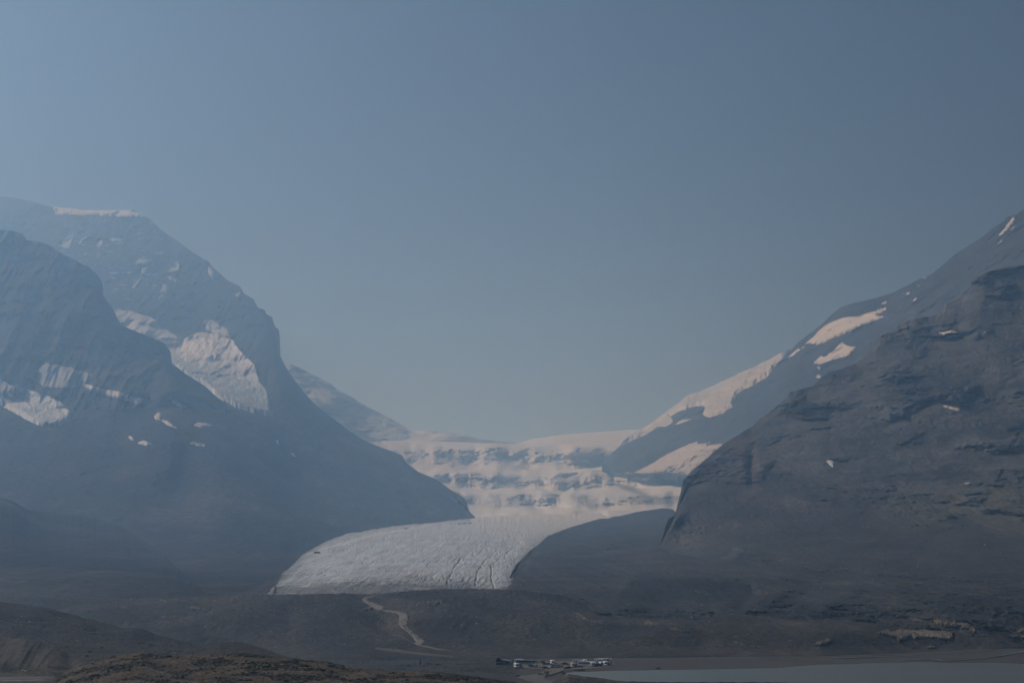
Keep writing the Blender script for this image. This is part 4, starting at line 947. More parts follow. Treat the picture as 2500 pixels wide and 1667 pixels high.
snow(D_, z4([(690, 852), (800, 800), (930, 720), (1060, 660), (1130, 636), (1132, 662), (1228, 640), (1200, 668), (1310, 650), (1260, 700), (1180, 760), (1100, 830), (1060, 862), (900, 845), (760, 855)]), "big fan of avalanche snow at the foot of the right mountain above the glacier", (0.47, 0.43, 0.41), th=9, rag=2.5, grp=GC)
snow(D_, z4([(968, 522), (1020, 488), (1088, 481), (1050, 502), (1000, 518)]), "thin snow ledge under the broken ice cap", th=4, rag=0.5, grp=GC)
N_ = [S_NR]
snow(N_, z5([(1648, 928), (1710, 922), (1750, 913), (1785, 928), (1808, 943), (1790, 954), (1730, 954), (1690, 947)]), "bright snow patch highest on the near dark mountainside", th=3, rag=0.8, grp=GD)
snow(N_, z5([(1966, 930), (1980, 916), (1998, 930), (1985, 940)]), "tiny bright snow patch right of the highest one on the near mountainside", th=3, rag=0.4, grp=GD)
snow(N_, z5([(1678, 1431), (1700, 1427), (1750, 1440), (1808, 1450), (1795, 1465), (1760, 1460), (1720, 1444)]), "slim bright snow patch in the middle of the near mountainside", th=3, rag=0.7, grp=GD)
snow(N_, z6([(886, 350), (910, 343), (942, 355), (937, 375), (945, 392), (925, 390), (903, 372)]), "bright snow patch with a tail nearest the cliff on the near mountainside", th=3, rag=0.7, grp=GD)
snow(N_, z6([(1828, 503), (1860, 495), (1888, 499), (1850, 508)]), "thin sliver of snow on the crest of the fluted moraine", th=2.5, rag=0.3, grp=GD)

# ---- tan rock outcrops above the lake
def q7(p): return [(2000 + x / 4.704, 1400 + y / 4.704) for x, y in p]
def crag(pts, label, col=(0.26, 0.215, 0.155), th=1.0):
    def tn(PX, PY, b, sd):
        c = mixc(np.array(col) * 0.3, np.array(col) * 1.15, np.clip(0.5 + 1.2 * fbm(b[..., 0] / 7, b[..., 1] / 9, b[..., 2] / 3, 5, 0.65), 0, 1))
        return mixc((0.035, 0.031, 0.027), c, sstep(-1.0, 4.0, sd + 3.5 * fbm(PX / 5, PY / 3.5, 1.7, 4, 0.6)))
    return drape([S_HILL, S_MOR], pts, "rock_outcrop", M_CRAG, th, 2.6, 4, 1.0, 2.2, tn, rough=1.1, rsize=4.5,
                 label=label, cat="rock outcrop", group="tan rock outcrops above the lake")
crag(q7([(1005, 508), (1060, 500), (1150, 525), (1225, 552), (1180, 562), (1080, 542)]), "small tan outcrop left of the long slanting one above the lake")
crag(q7([(1265, 540), (1330, 525), (1480, 535), (1560, 525), (1575, 562), (1700, 565), (1760, 598), (1805, 615), (1795, 685), (1700, 645), (1480, 615), (1350, 578)]), "long slanting tan outcrop highest above the lake")
crag(q7([(630, 690), (800, 635), (830, 668), (930, 638), (1080, 655), (1210, 636), (1300, 655), (1530, 676), (1535, 755), (1450, 768), (1300, 745), (1100, 745), (1060, 715), (980, 765), (910, 795), (880, 740), (780, 715)]), "largest tan outcrop, broad and cracked, just above the lake", th=1.4)
crag(q7([(1030, 855), (1110, 833), (1075, 860)]), "small pale boulder heap, left of two at the lake plain edge", (0.26, 0.245, 0.21))
crag(q7([(1175, 853), (1240, 835), (1300, 822), (1350, 842), (1320, 860), (1250, 857)]), "small pale boulder heap, right of two at the lake plain edge", (0.26, 0.245, 0.21))
crag(q7([(-70, 810), (40, 760), (90, 740), (155, 772), (100, 806), (0, 830)]), "low tan outcrop furthest left above the lake")
crag(q7([(2235, 685), (2352, 608), (2450, 600), (2450, 690)]), "tan outcrop at the right edge above the pale debris", (0.25, 0.215, 0.165))
crag(q7([(665, 512), (700, 510), (738, 532), (700, 535)]), "tiny tan outcrop up the slope from the largest one")
crag(q7([(2095, 462), (2130, 430), (2172, 420), (2168, 458), (2112, 485)]), "single square tan block high on the slope near the right edge")
crag(q7([(2210, 703), (2300, 712), (2352, 712), (2500, 740), (2500, 800), (2352, 785), (2290, 758)]), "pale grey debris patch at the right edge beside the stream", (0.27, 0.265, 0.25))
def qb(p): return [(1400 + x / 4.704, 1400 + y / 4.704) for x, y in p]
crag(qb([(800, 555), (860, 530), (930, 560), (1000, 575), (990, 600), (900, 600), (820, 590)]), "low tan ledge in the middle of the moraine hills right of the trail", (0.16, 0.135, 0.1), 0.7)
crag(qb([(1080, 620), (1170, 610), (1220, 640), (1330, 655), (1330, 680), (1200, 665), (1110, 640)]), "thin tan ledge right of and below the low ledge", (0.16, 0.135, 0.1), 0.7)
crag(qb([(0, 450), (70, 450), (200, 530), (380, 570), (390, 590), (250, 575), (100, 520), (0, 480)]), "broken tan ledge on the crest of the moraine hills", (0.15, 0.13, 0.1), 0.7)
crag(qb([(1800, 770), (1900, 775), (1980, 815), (2100, 830), (2220, 845), (2200, 860), (2080, 850), (1960, 830), (1850, 795)]), "low line of tan blocks above the lake plain", (0.16, 0.14, 0.11), 0.7)
crag([(1040, 1468), (1058, 1464), (1085, 1466), (1084, 1471), (1062, 1476), (1045, 1473)], "pale broken ledge right of the upper trail", (0.16, 0.14, 0.11), 0.7)
crag([(886, 1484), (905, 1480), (913, 1484), (905, 1490), (888, 1490)], "pale blocks beside the hairpin of the trail", (0.18, 0.165, 0.14), 0.7)
crag([(462, 1481), (470, 1478), (500, 1484), (506, 1487), (490, 1488), (466, 1490)], "pale ledge on the left moraine hill", (0.16, 0.145, 0.12), 0.7)
crag([(380, 1460), (400, 1463), (418, 1468), (408, 1471), (388, 1464)], "small pale scree scar at the foot of the left slopes", (0.17, 0.15, 0.13), 0.6)

# ================================================================== OBJECTS
def bm_obj(name, bm, mat, parent=None, smooth=False, **kw):
    me = bpy.data.meshes.new(name)
    bmesh.ops.recalc_face_normals(bm, faces=bm.faces[:])
    bm.to_mesh(me); bm.free()
    if smooth:
        for p in me.polygons: p.use_smooth = True
    return add_obj(name, me, mat, parent, **kw)

def bx(bm, x0, x1, y0, y1, z0, z1, tx=0.0, ty=0.0):
    """box; tx, ty draw the top in on each side"""
    v = [bm.verts.new(p) for p in ((x0, y0, z0), (x1, y0, z0), (x1, y1, z0), (x0, y1, z0),
                                   (x0 + tx, y0 + ty, z1), (x1 - tx, y0 + ty, z1), (x1 - tx, y1 - ty, z1), (x0 + tx, y1 - ty, z1))]
    for q in ((3, 2, 1, 0), (4, 5, 6, 7), (0, 1, 5, 4), (1, 2, 6, 5), (2, 3, 7, 6), (3, 0, 4, 7)):
        bm.faces.new([v[i] for i in q])

def prism(bm, prof, x0, x1, inset=0.0):
    """side profile (y, z) extruded across x"""
    a_ = [bm.verts.new((x0, y, z)) for y, z in prof]; b_ = [bm.verts.new((x1, y, z)) for y, z in prof]
    n = len(prof)
    bm.faces.new(a_[::-1]); bm.faces.new(b_)
    for i in range(n): bm.faces.new((a_[i], a_[(i + 1) % n], b_[(i + 1) % n], b_[i]))

def cyl(bm, c, r, w, n=12, axis='x'):
    a_, b_ = [], []
    for i in range(n):
        t = 2 * math.pi * i / n
        a_.append(bm.verts.new((c[0] - w / 2, c[1] + r * math.cos(t), c[2] + r * math.sin(t))))
        b_.append(bm.verts.new((c[0] + w / 2, c[1] + r * math.cos(t), c[2] + r * math.sin(t))))
    bm.faces.new(a_[::-1]); bm.faces.new(b_)
    for i in range(n): bm.faces.new((a_[i], a_[(i + 1) % n], b_[(i + 1) % n], b_[i]))

M_GLASS = plain_mat("dark_vehicle_glass", (0.02, 0.025, 0.03), 0.12, spec=0.6)
M_TYRE = plain_mat("tyre_rubber", (0.02, 0.02, 0.02), 0.9)
M_RIM = plain_mat("wheel_metal", (0.35, 0.35, 0.36), 0.4, 0.8)
M_LAMP = plain_mat("lamp_lens", (0.55, 0.55, 0.52), 0.25)
M_RED = plain_mat("tail_lamp", (0.25, 0.02, 0.02), 0.3)
M_TRIM = plain_mat("black_trim", (0.03, 0.03, 0.032), 0.7)
PAINT = {n: plain_mat("paint_" + n, c, 0.35, spec=0.5, var=0.05) for n, c in {
    "white": (0.75, 0.75, 0.74), "silver": (0.42, 0.43, 0.45), "black": (0.018, 0.018, 0.02), "navy": (0.02, 0.035, 0.08), "blue": (0.03, 0.12, 0.24),
    "maroon": (0.12, 0.025, 0.03), "green": (0.03, 0.07, 0.05), "grey": (0.12, 0.125, 0.13), "cream": (0.62, 0.58, 0.49), "red": (0.20, 0.03, 0.025), "teal": (0.22, 0.30, 0.31)}.items()}

def slot(o, mat):
    o.material_slots[0].link = 'OBJECT'; o.material_slots[0].material = mat

def wheels(t, ys, r, half, rig="tyre"):
    for y in ys:
        for sx in (-1, 1):
            bm = bmesh.new(); cyl(bm, (sx * half, y, r), r, 0.24)
            w = bm_obj("wheel", bm, M_TYRE, t)
            bm = bmesh.new(); cyl(bm, (sx * (half + 0.03), y, r), r * 0.6, 0.22)
            bm_obj("rim", bm, M_RIM, w)

def lamps(t, yf, yr, half, zf, zr):
    for sx in (-1, 1):
        bm = bmesh.new(); bx(bm, sx * half - 0.16, sx * half + 0.16, yf - 0.04, yf + 0.05, zf - 0.09, zf + 0.09); bm_obj("headlight", bm, M_LAMP, t)
        bm = bmesh.new(); bx(bm, sx * half - 0.12, sx * half + 0.12, yr - 0.05, yr + 0.04, zr - 0.13, zr + 0.13); bm_obj("tail_light", bm, M_RED, t)

# every vehicle points to -y (its front) at the origin
def make_car(kind):
    t = add_obj("car", None)
    if kind == "car":
        L2, h, w = 2.25, 1.46, 0.88
        prof = [(-2.25, 0.32), (-2.27, 0.62), (-1.95, 0.82), (-1.05, 0.95), (1.75, 0.98), (2.2, 0.88), (2.25, 0.34)]
        cab = [(-1.0, 0.93), (-0.35, h - 0.03), (0.1, h), (0.95, h - 0.03), (1.72, 0.95)]
    elif kind == "suv":
        L2, h, w = 2.35, 1.78, 0.95
        prof = [(-2.35, 0.4), (-2.36, 0.78), (-2.1, 1.0), (-1.1, 1.1), (2.25, 1.12), (2.34, 0.9), (2.35, 0.42)]
        cab = [(-1.1, 1.08), (-0.5, h - 0.02), (0.3, h), (1.95, h - 0.03), (2.24, 1.1)]
    else:
        L2, h, w = 2.6, 2.15, 1.0
        prof = [(-2.6, 0.42), (-2.6, 0.85), (-2.35, 1.12), (-1.85, 1.22), (2.55, 1.25), (2.6, 0.9), (2.6, 0.44)]
        cab = [(-1.9, 1.2), (-1.2, h - 0.05), (-0.6, h), (2.4, h - 0.02), (2.56, 1.22)]
    bm = bmesh.new(); prism(bm, prof, -w, w)
    bmesh.ops.bevel(bm, geom=bm.edges[:], offset=0.06, segments=1, affect='EDGES')
    body = bm_obj("body", bm, PAINT["white"], t)
    bm = bmesh.new()
    prism(bm, cab, -w + 0.12, w - 0.12)
    bmesh.ops.bevel(bm, geom=bm.edges[:], offset=0.05, segments=1, affect='EDGES')
    bm_obj("cabin", bm, PAINT["white"], body)
    # side windows, windscreen, rear window
    z0, z1 = cab[0][1] + 0.08, h - 0.12
    for sx in (-1, 1):
        bm = bmesh.new()
        q = [(cab[0][0] + 0.32, z0), (cab[1][0] + 0.06, z1), (cab[3][0] - 0.05, z1), (cab[4][0] - 0.25, z0)]
        prism(bm, q, sx * (w - 0.12) - 0.015, sx * (w - 0.12) + 0.015)
        bm_obj("side_window", bm, M_GLASS, t)
    def slab(p, q, name):
        bm = bmesh.new()
        d = Vector((q[0] - p[0], q[1] - p[1])); n = Vector((d.y, -d.x)).normalized() * 0.03
        if (p[0] + q[0]) > 0: n = n
        a_ = (p[0] + d.x * 0.12, p[1] + d.y * 0.12); b_ = (p[0] + d.x * 0.9, p[1] + d.y * 0.9)
        prism(bm, [(a_[0] - n.x, a_[1] - n.y), (b_[0] - n.x, b_[1] - n.y), (b_[0] + n.x, b_[1] + n.y), (a_[0] + n.x, a_[1] + n.y)], -w + 0.22, w - 0.22)
        bm_obj(name, bm, M_GLASS, t)
    slab(cab[0], cab[1], "windscreen"); slab(cab[4], cab[3], "rear_window")
    wheels(t, (-L2 * 0.62, L2 * 0.6), 0.34 if kind == "car" else 0.39, w - 0.1)
    lamps(t, -L2, L2, w - 0.25, 0.66 if kind == "car" else 0.85, 0.78 if kind == "car" else 0.98)
    bm = bmesh.new(); bx(bm, -w + 0.1, w - 0.1, -L2 - 0.06, -L2 + 0.1, 0.3, 0.5); bm_obj("front_bumper", bm, M_TRIM, t)
    bm = bmesh.new(); bx(bm, -w + 0.1, w - 0.1, L2 - 0.1, L2 + 0.06, 0.32, 0.52); bm_obj("rear_bumper", bm, M_TRIM, t)
    return t

def make_rv():
    t = add_obj("motorhome", None)
    bm = bmesh.new()
    prism(bm, [(-2.3, 0.55), (-2.3, 1.95), (-3.3, 2.15), (-3.25, 2.8), (-2.6, 3.05), (3.5, 3.05), (3.6, 2.9), (3.6, 0.5)], -1.18, 1.18)
    bmesh.ops.bevel(bm, geom=bm.edges[:], offset=0.07, segments=1, affect='EDGES')
    bm_obj("body", bm, PAINT["white"], t)
    bm = bmesh.new()
    prism(bm, [(-4.0, 0.45), (-4.02, 0.95), (-3.7, 1.2), (-3.3, 1.25), (-2.85, 1.95), (-2.25, 1.98), (-2.25, 0.45)], -0.98, 0.98)
    bmesh.ops.bevel(bm, geom=bm.edges[:], offset=0.05, segments=1, affect='EDGES')
    bm_obj("cab", bm, PAINT["white"], t)
    bm = bmesh.new(); prism(bm, [(-3.32, 1.3), (-2.92, 1.9), (-2.86, 1.86), (-3.26, 1.26)], -0.85, 0.85); bm_obj("windscreen", bm, M_GLASS, t)
    for sx in (-1, 1):
        bm = bmesh.new(); bx(bm, sx * 0.985 - 0.012, sx * 0.985 + 0.012, -3.0, -2.4, 1.25, 1.75); bm_obj("side_window", bm, M_GLASS, t)
        for y0 in (-1.4, 0.5, 2.2):
            bm = bmesh.new(); bx(bm, sx * 1.185 - 0.012, sx * 1.185 + 0.012, y0, y0 + 1.0, 1.75, 2.35); bm_obj("side_window", bm, M_GLASS, t)
    bm = bmesh.new(); bx(bm, -0.7, 0.7, 3.59, 3.62, 1.8, 2.4); bm_obj("rear_window", bm, M_GLASS, t)
    bm = bmesh.new(); bx(bm, -0.55, 0.55, -3.32, -3.27, 2.3, 2.62); bm_obj("bunk_window", bm, M_GLASS, t)
    bm = bmesh.new(); bx(bm, -0.4, 0.4, -0.6, 0.5, 3.04, 3.32, 0.08, 0.08); bm_obj("roof_unit", bm, PAINT["silver"], t)
    bm = bmesh.new(); bx(bm, -1.195, 1.195, -2.2, 3.55, 1.2, 1.38); bm_obj("side_stripe", bm, PAINT["grey"], t)
    wheels(t, (-3.2, 1.6), 0.4, 0.95)
    lamps(t, -4.0, 3.6, 0.75, 0.8, 0.95)
    return t

def make_bus():
    t = add_obj("coach", None)
    bm = bmesh.new()
    prism(bm, [(-5.9, 0.45), (-6.0, 1.2), (-5.75, 3.2), (-5.5, 3.4), (5.8, 3.4), (6.0, 3.2), (6.0, 0.45)], -1.28, 1.28)
    bmesh.ops.bevel(bm, geom=bm.edges[:], offset=0.1, segments=1, affect='EDGES')
    bm_obj("body", bm, PAINT["white"], t)
    for sx in (-1, 1):
        for k in range(7):
            bm = bmesh.new(); bx(bm, sx * 1.285 - 0.012, sx * 1.285 + 0.012, -5.3 + k * 1.55, -5.3 + k * 1.55 + 1.4, 1.85, 2.95); bm_obj("side_window", bm, M_GLASS, t)
    bm = bmesh.new(); prism(bm, [(-6.0, 1.4), (-5.82, 3.0), (-5.76, 3.0), (-5.94, 1.4)], -1.15, 1.15); bm_obj("windscreen", bm, M_GLASS, t)
    bm = bmesh.new(); bx(bm, -1.0, 1.0, 5.99, 6.02, 2.0, 2.9); bm_obj("rear_window", bm, M_GLASS, t)
    bm = bmesh.new(); bx(bm, -0.8, 0.8, 1.0, 3.0, 3.38, 3.62, 0.1, 0.1); bm_obj("roof_unit", bm, PAINT["silver"], t)
    wheels(t, (-3.9, 3.3, 4.5), 0.5, 1.08)
    lamps(t, -5.97, 6.0, 0.95, 0.85, 1.0)
    return t

def make_ice_bus():
    t = add_obj("glacier_coach", None)
    bm = bmesh.new()
    prism(bm, [(-5.6, 1.5), (-6.3, 2.3), (-6.1, 3.9), (-5.6, 4.1), (5.9, 4.1), (6.1, 3.9), (6.1, 1.5)], -1.5, 1.5)
    bmesh.ops.bevel(bm, geom=bm.edges[:], offset=0.12, segments=1, affect='EDGES')
    bm_obj("body", bm, PAINT["white"], t)
    for sx in (-1, 1):
        for k in range(6):
            bm = bmesh.new(); bx(bm, sx * 1.505 - 0.015, sx * 1.505 + 0.015, -5.0 + k * 1.8, -5.0 + k * 1.8 + 1.6, 2.5, 3.7); bm_obj("side_window", bm, M_GLASS, t)
    bm = bmesh.new(); prism(bm, [(-6.31, 2.45), (-6.14, 3.75), (-6.06, 3.75), (-6.23, 2.45)], -1.3, 1.3); bm_obj("windscreen", bm, M_GLASS, t)
    bm = bmesh.new(); bx(bm, -0.9, 0.9, -5.0, 5.4, 0.9, 1.52); bm_obj("chassis", bm, M_TRIM, t)
    wheels(t, (-3.8, 2.0, 4.2), 0.82, 1.25)
    return t

PROTO = {"car": make_car("car"), "suv": make_car("suv"), "van": make_car("van"), "rv": make_rv(), "bus": make_bus(), "ice": make_ice_bus()}
used = {k: False for k in PROTO}
NAMES = {"car": "car", "suv": "car", "van": "van", "rv": "motorhome", "bus": "coach", "ice": "glacier_coach"}
CATS = {"car": "car", "suv": "car", "van": "van", "rv": "motorhome", "bus": "bus", "ice": "bus"}

def copy_tree(o, parent=None):
    c = o.copy(); COL.objects.link(c); c.parent = parent
    for ch in o.children: copy_tree(ch, c)
    return c

def place(kind, loc, heading, paint, label, group, tilt=0.0, scale=1.0):
    o = copy_tree(PROTO[kind])
    o.name = NAMES[kind]
    o.location = loc; o.rotation_euler = (0, 0, math.radians(heading))
    o["label"], o["category"], o["group"] = label, CATS[kind], group
    for ch in o.children:
        base = ch.name.split(".")[0]
        if base in ("body", "cab"): slot(ch, PAINT[paint])
        for g in ch.children:
            if g.name.split(".")[0] == "cabin": slot(g, PAINT[paint])
    return o

GP = "vehicles on the gravel parking ground"
def lot(px, py): 
    v = flat_at(px, py); v.z = FZ + 0.44
    return v
V = [
 ("rv", 1261, 1630.5, 12, "white", "white motorhome facing the viewer, nearest to the shelter"),
 ("rv", 1268, 1619.5, 60, "white", "white motorhome behind the one nearest to the shelter"),
 ("suv", 1271.5, 1630.2, 5, "navy", "navy blue car beside the motorhome nearest to the shelter"),
 ("bus", 1281, 1623.5, 68, "teal", "grey-green coach parked side-on near the shelter end"),
 ("car", 1290, 1619.5, 80, "black", "black car alone behind the coach, back row"),
 ("car", 1299, 1619.3, 95, "white", "white car in the back row right of the coach"),
 ("suv", 1307.5, 1619.5, 85, "grey", "dark grey car in the back row, right of the white one"),
 ("suv", 1294, 1629.6, 20, "navy", "navy car at the left end of the front row"),
 ("suv", 1300.5, 1629.8, 10, "black", "black car second from the left of the front row"),
 ("car", 1306, 1630.2, 15, "maroon", "maroon car in the front row beside two dark cars"),
 ("suv", 1311, 1629.4, 5, "black", "black tall car right of the maroon car"),
 ("car", 1317, 1630.5, 10, "grey", "grey car in the middle of the front row"),
 ("car", 1323, 1629.4, 175, "silver", "silver car right of the grey one in the front row"),
 ("van", 1325, 1620, 20, "black", "black van standing alone in the back row"),
 ("car", 1333, 1624, 80, "black", "black car side-on behind the dark green car"),
 ("suv", 1333.5, 1633.5, 75, "green", "dark green car at the mouth of the access road"),
 ("car", 1341, 1632, 350, "white", "bright white car beside the dark green one"),
 ("car", 1339.5, 1623, 100, "navy", "navy car left of the tall white motorhome in the back row"),
 ("rv", 1349, 1622.5, 6, "white", "tall white motorhome at the left of the back row, facing the viewer"),
 ("van", 1348, 1630.5, 8, "grey", "grey van in front of the left tall motorhome"),
 ("van", 1356.5, 1630.6, 355, "teal", "pale green-grey van right of the grey van"),
 ("car", 1357.5, 1623, 90, "silver", "silver car side-on right of the left tall motorhome"),
 ("suv", 1365, 1630.3, 5, "navy", "navy tall car in the middle of the crowded front row"),
 ("car", 1371, 1629.5, 15, "black", "black car right of the navy tall car"),
 ("car", 1373.5, 1622.3, 80, "white", "small white car in the back row between dark cars"),
 ("suv", 1381.5, 1623.8, 70, "navy", "navy car side-on behind the light green one"),
 ("car", 1384, 1634, 95, "black", "black car lowest of the row, beside the shrub"),
 ("car", 1390, 1632, 80, "green", "green car parked side-on beside the black one near the shrub"),
 ("rv", 1399, 1629.6, 4, "cream", "cream motorhome facing the viewer in the middle of the row"),
 ("van", 1406, 1629.8, 0, "green", "dark green van right of the cream motorhome"),
 ("car", 1417, 1630, 85, "red", "red car parked side-on right of the green van"),
 ("rv", 1412, 1622, 78, "white", "long white motorhome behind the red car"),
 ("rv", 1428, 1621, 4, "white", "tall white motorhome at the right of the back row, facing the viewer"),
 ("bus", 1433, 1627.5, 75, "white", "long white coach side-on behind the square motorhome"),
 ("rv", 1446, 1628, 3, "white", "square white motorhome at the right end of the coach"),
 ("van", 1455, 1627.6, 10, "grey", "grey van between two motorhomes at the right"),
 ("van", 1461, 1627.4, 70, "blue", "blue van, the only bright blue vehicle"),
 ("rv", 1468, 1627, 8, "white", "white motorhome right of the blue van"),
 ("rv", 1464, 1619, 60, "white", "white motorhome behind the blue van, back row"),
 ("rv", 1473, 1618, 70, "cream", "cream motorhome roof second from the right of the back row"),
 ("rv", 1482, 1617.6, 75, "white", "white motorhome at the right end of the back row"),
 ("rv", 1478, 1625.6, 5, "white", "white motorhome with a dark windscreen near the right end"),
 ("suv", 1486, 1625, 20, "navy", "navy car at the right end of the parking ground"),
 ("car", 1491, 1624, 30, "grey", "grey car last on the right of the parking ground"),
]
for kind, px, py, hd, paint, lab in V: place(kind, lot(px, py), hd, paint, lab, GP)

GI = "coaches on the glacier"
def on(sheets, px, py):
    v = front_at(sheets, np.array([float(px)]), np.array([float(py)]))[0]
    return Vector(v)
for px, py, hd, paint, lab in [(774, 1351, 70, "grey", "dark coach on the ice road at the left edge of the glacier"),
                               (991, 1292, 60, "grey", "small dark coach higher up the left side of the glacier"),
                               (1122, 1279.5, 80, "grey", "dark coach at the left end of the row on the upper glacier"),
                               (1134, 1279, 95, "black", "black coach in the middle of the row on the upper glacier"),
                               (1148, 1278, 85, "teal", "pale coach at the right end of the row on the upper glacier")]:
    o = place("ice", on(S_GL, px, py), hd, paint, lab, GI)
for p in PROTO.values():
    for ch in list(p.children_recursive) + [p]: bpy.data.objects.remove(ch)

# ---- people
def make_person(pose):
    """standing or walking figure, one continuous skinned surface; local z up, faces -y"""
    if pose == 0:
        J = {"pel": (0, 0, .92), "chest": (0, .0, 1.28), "neck": (0, 0, 1.47), "head": (0, -.02, 1.58), "top": (0, 0, 1.72),
             "hl": (.1, 0, .9), "kl": (.11, -.06, .5), "al": (.11, .02, .08), "tl": (.11, -.14, .04), "hr": (-.1, 0, .9), "kr": (-.11, -.02, .5), "ar": (-.11, .03, .08), "tr": (-.11, -.13, .04),
             "sl": (.19, 0, 1.4), "el": (.25, .02, 1.12), "wl": (.25, -.1, .9), "fl": (.25, -.14, .82), "sr": (-.19, 0, 1.4), "er": (-.25, .02, 1.12), "wr": (-.25, -.08, .9), "fr": (-.25, -.12, .82)}
    else:
        J = {"pel": (0, 0, .91), "chest": (0, -.04, 1.26), "neck": (0, -.06, 1.45), "head": (0, -.09, 1.56), "top": (0, -.08, 1.7),
             "hl": (.1, 0, .89), "kl": (.11, -.24, .53), "al": (.11, -.28, .1), "tl": (.11, -.44, .06), "hr": (-.1, 0, .89), "kr": (-.11, .1, .5), "ar": (-.11, .36, .14), "tr": (-.11, .24, .05),
             "sl": (.19, -.04, 1.38), "el": (.24, .16, 1.13), "wl": (.23, .12, .9), "fl": (.23, .08, .82), "sr": (-.19, -.04, 1.38), "er": (-.24, -.16, 1.12), "wr": (-.23, -.34, .98), "fr": (-.23, -.4, .93)}
    R = {"pel": .15, "chest": .17, "neck": .07, "head": .105, "top": .07, "hl": .1, "kl": .07, "al": .05, "tl": .045, "hr": .1, "kr": .07, "ar": .05, "tr": .045,
         "sl": .075, "el": .055, "wl": .042, "fl": .04, "sr": .075, "er": .055, "wr": .042, "fr": .04}
    E = [("pel", "chest"), ("chest", "neck"), ("neck", "head"), ("head", "top"), ("pel", "hl"), ("hl", "kl"), ("kl", "al"), ("al", "tl"), ("pel", "hr"), ("hr", "kr"), ("kr", "ar"), ("ar", "tr"),
         ("chest", "sl"), ("sl", "el"), ("el", "wl"), ("wl", "fl"), ("chest", "sr"), ("sr", "er"), ("er", "wr"), ("wr", "fr")]
    ks = list(J)
    me = bpy.data.meshes.new("person_rig")
    me.from_pydata([J[k] for k in ks], [(ks.index(a_), ks.index(b_)) for a_, b_ in E], [])
    o = bpy.data.objects.new("person_rig", me); COL.objects.link(o)
    o.modifiers.new("skin", 'SKIN')
    for i, k in enumerate(ks):
        sv = me.skin_vertices[0].data[i]; sv.radius = (R[k], R[k] * (0.8 if k in ("chest", "pel") else 1)); sv.use_root = (k == "pel")
    sb = o.modifiers.new("sub", 'SUBSURF'); sb.levels = 1; sb.render_levels = 1
    dg = bpy.context.evaluated_depsgraph_get()
    out = bpy.data.meshes.new_from_object(o.evaluated_get(dg))
    bpy.data.objects.remove(o)
    for p in out.polygons: p.use_smooth = True
    return out

def clothes_mat(name, jacket, trousers, hair=(0.04, 0.03, 0.02)):
    m, nt, b = new_mat(name)
    N, Lk = nt.nodes.new, nt.links.new
    tc = N("ShaderNodeTexCoord"); sp = N("ShaderNodeSeparateXYZ"); Lk(tc.outputs["Object"], sp.inputs[0])
    rp = N("ShaderNodeValToRGB"); rp.color_ramp.interpolation = 'CONSTANT'
    mr = N("ShaderNodeMath"); mr.operation = 'MULTIPLY'; mr.inputs[1].default_value = 0.5
    Lk(sp.outputs[2], mr.inputs[0]); Lk(mr.outputs[0], rp.inputs[0])
    el = rp.color_ramp.elements
    el[0].position, el[0].color = 0.0, (0.03, 0.025, 0.02, 1)
    el[1].position, el[1].color = 0.055, tuple(trousers) + (1,)
    for pos, c in ((0.44, jacket), (0.735, (0.32, 0.2, 0.14)), (0.815, hair)):
        q = el.new(pos); q.color = tuple(c) + (1,)
    Lk(rp.outputs[0], b.inputs["Base Color"]); b.inputs["Roughness"].default_value = 0.85
    return m
M_CLOTH = [clothes_mat("dark_hiking_clothes", (0.02, 0.02, 0.025), (0.02, 0.022, 0.03)), clothes_mat("navy_jacket", (0.02, 0.03, 0.07), (0.03, 0.03, 0.03)),
           clothes_mat("maroon_jacket", (0.10, 0.02, 0.02), (0.025, 0.025, 0.03)), clothes_mat("grey_jacket", (0.10, 0.10, 0.11), (0.03, 0.035, 0.05))]
PM = [make_person(0), make_person(1)]
def q8p(x, y): return (860 + x / 8.712, 1420 + y / 8.712)
spots = [("edge", p) for p in [(395, 232), (440, 272), (462, 264), (480, 240), (490, 266), (515, 248), (527, 264), (550, 264), (570, 270), (585, 270)]]
spots += [("bend", p) for p in [(195, 385), (210, 378)]]
spots += [("solo", (625, 657))]
spots += [("upper", p) for p in [(945, 642), (1033, 682)]]
spots += [("mid", p) for p in [(1090, 827), (1045, 867), (1110, 834), (1135, 855), (1060, 912), (1085, 967), (1100, 962), (1135, 970), (1180, 958), (1128, 1012), (1150, 1028)]]
spots += [("low", p) for p in [(1247, 1102), (1275, 1102), (1290, 1094), (1310, 1132), (1350, 1152), (1382, 1202), (1405, 1207), (1430, 1200), (1455, 1217), (1505, 1252)]]
spots += [("side", (588, 1072)), ("left", (385, 1062))]
LAB = {"edge": ("person in dark clothes standing in the group at the glacier edge", "hikers gathered at the glacier edge"),
       "bend": ("person in dark clothes at the hairpin of the trail", "hikers at the hairpin"),
       "upper": ("person walking on the level stretch of trail before it turns downhill", "hikers on the level stretch"),
       "mid": ("person in dark clothes on the wide middle part of the trail", "hikers on the middle trail"),
       "low": ("person in dark clothes on the lowest steep part of the trail", "hikers on the lower trail"),
       "solo": ("person standing alone just below the upper hairpin", None), "side": ("person alone at the foot of the narrow side path", None),
       "left": ("person alone on the slope left of the side path", None)}
for i, (k, (x, y)) in enumerate(spots):
    px, py = q8p(x, y)
    sh = [S_HILL, S_GL] if k != "edge" else [S_HILL]
    v = on(sh, px, max(py, 1450.8) if k == "edge" else py)
    o = add_obj("person", PM[i % 2], M_CLOTH[0], label=LAB[k][0], cat="person", group=LAB[k][1], loc=v + Vector((0, 0, 0.35 if k in ("mid", "low", "upper", "bend") else 0.05)))
    slot(o, M_CLOTH[[0, 0, 1, 0, 2, 0, 3][i % 7]])
    o.rotation_euler = (0, 0, random.uniform(0, 6.28))
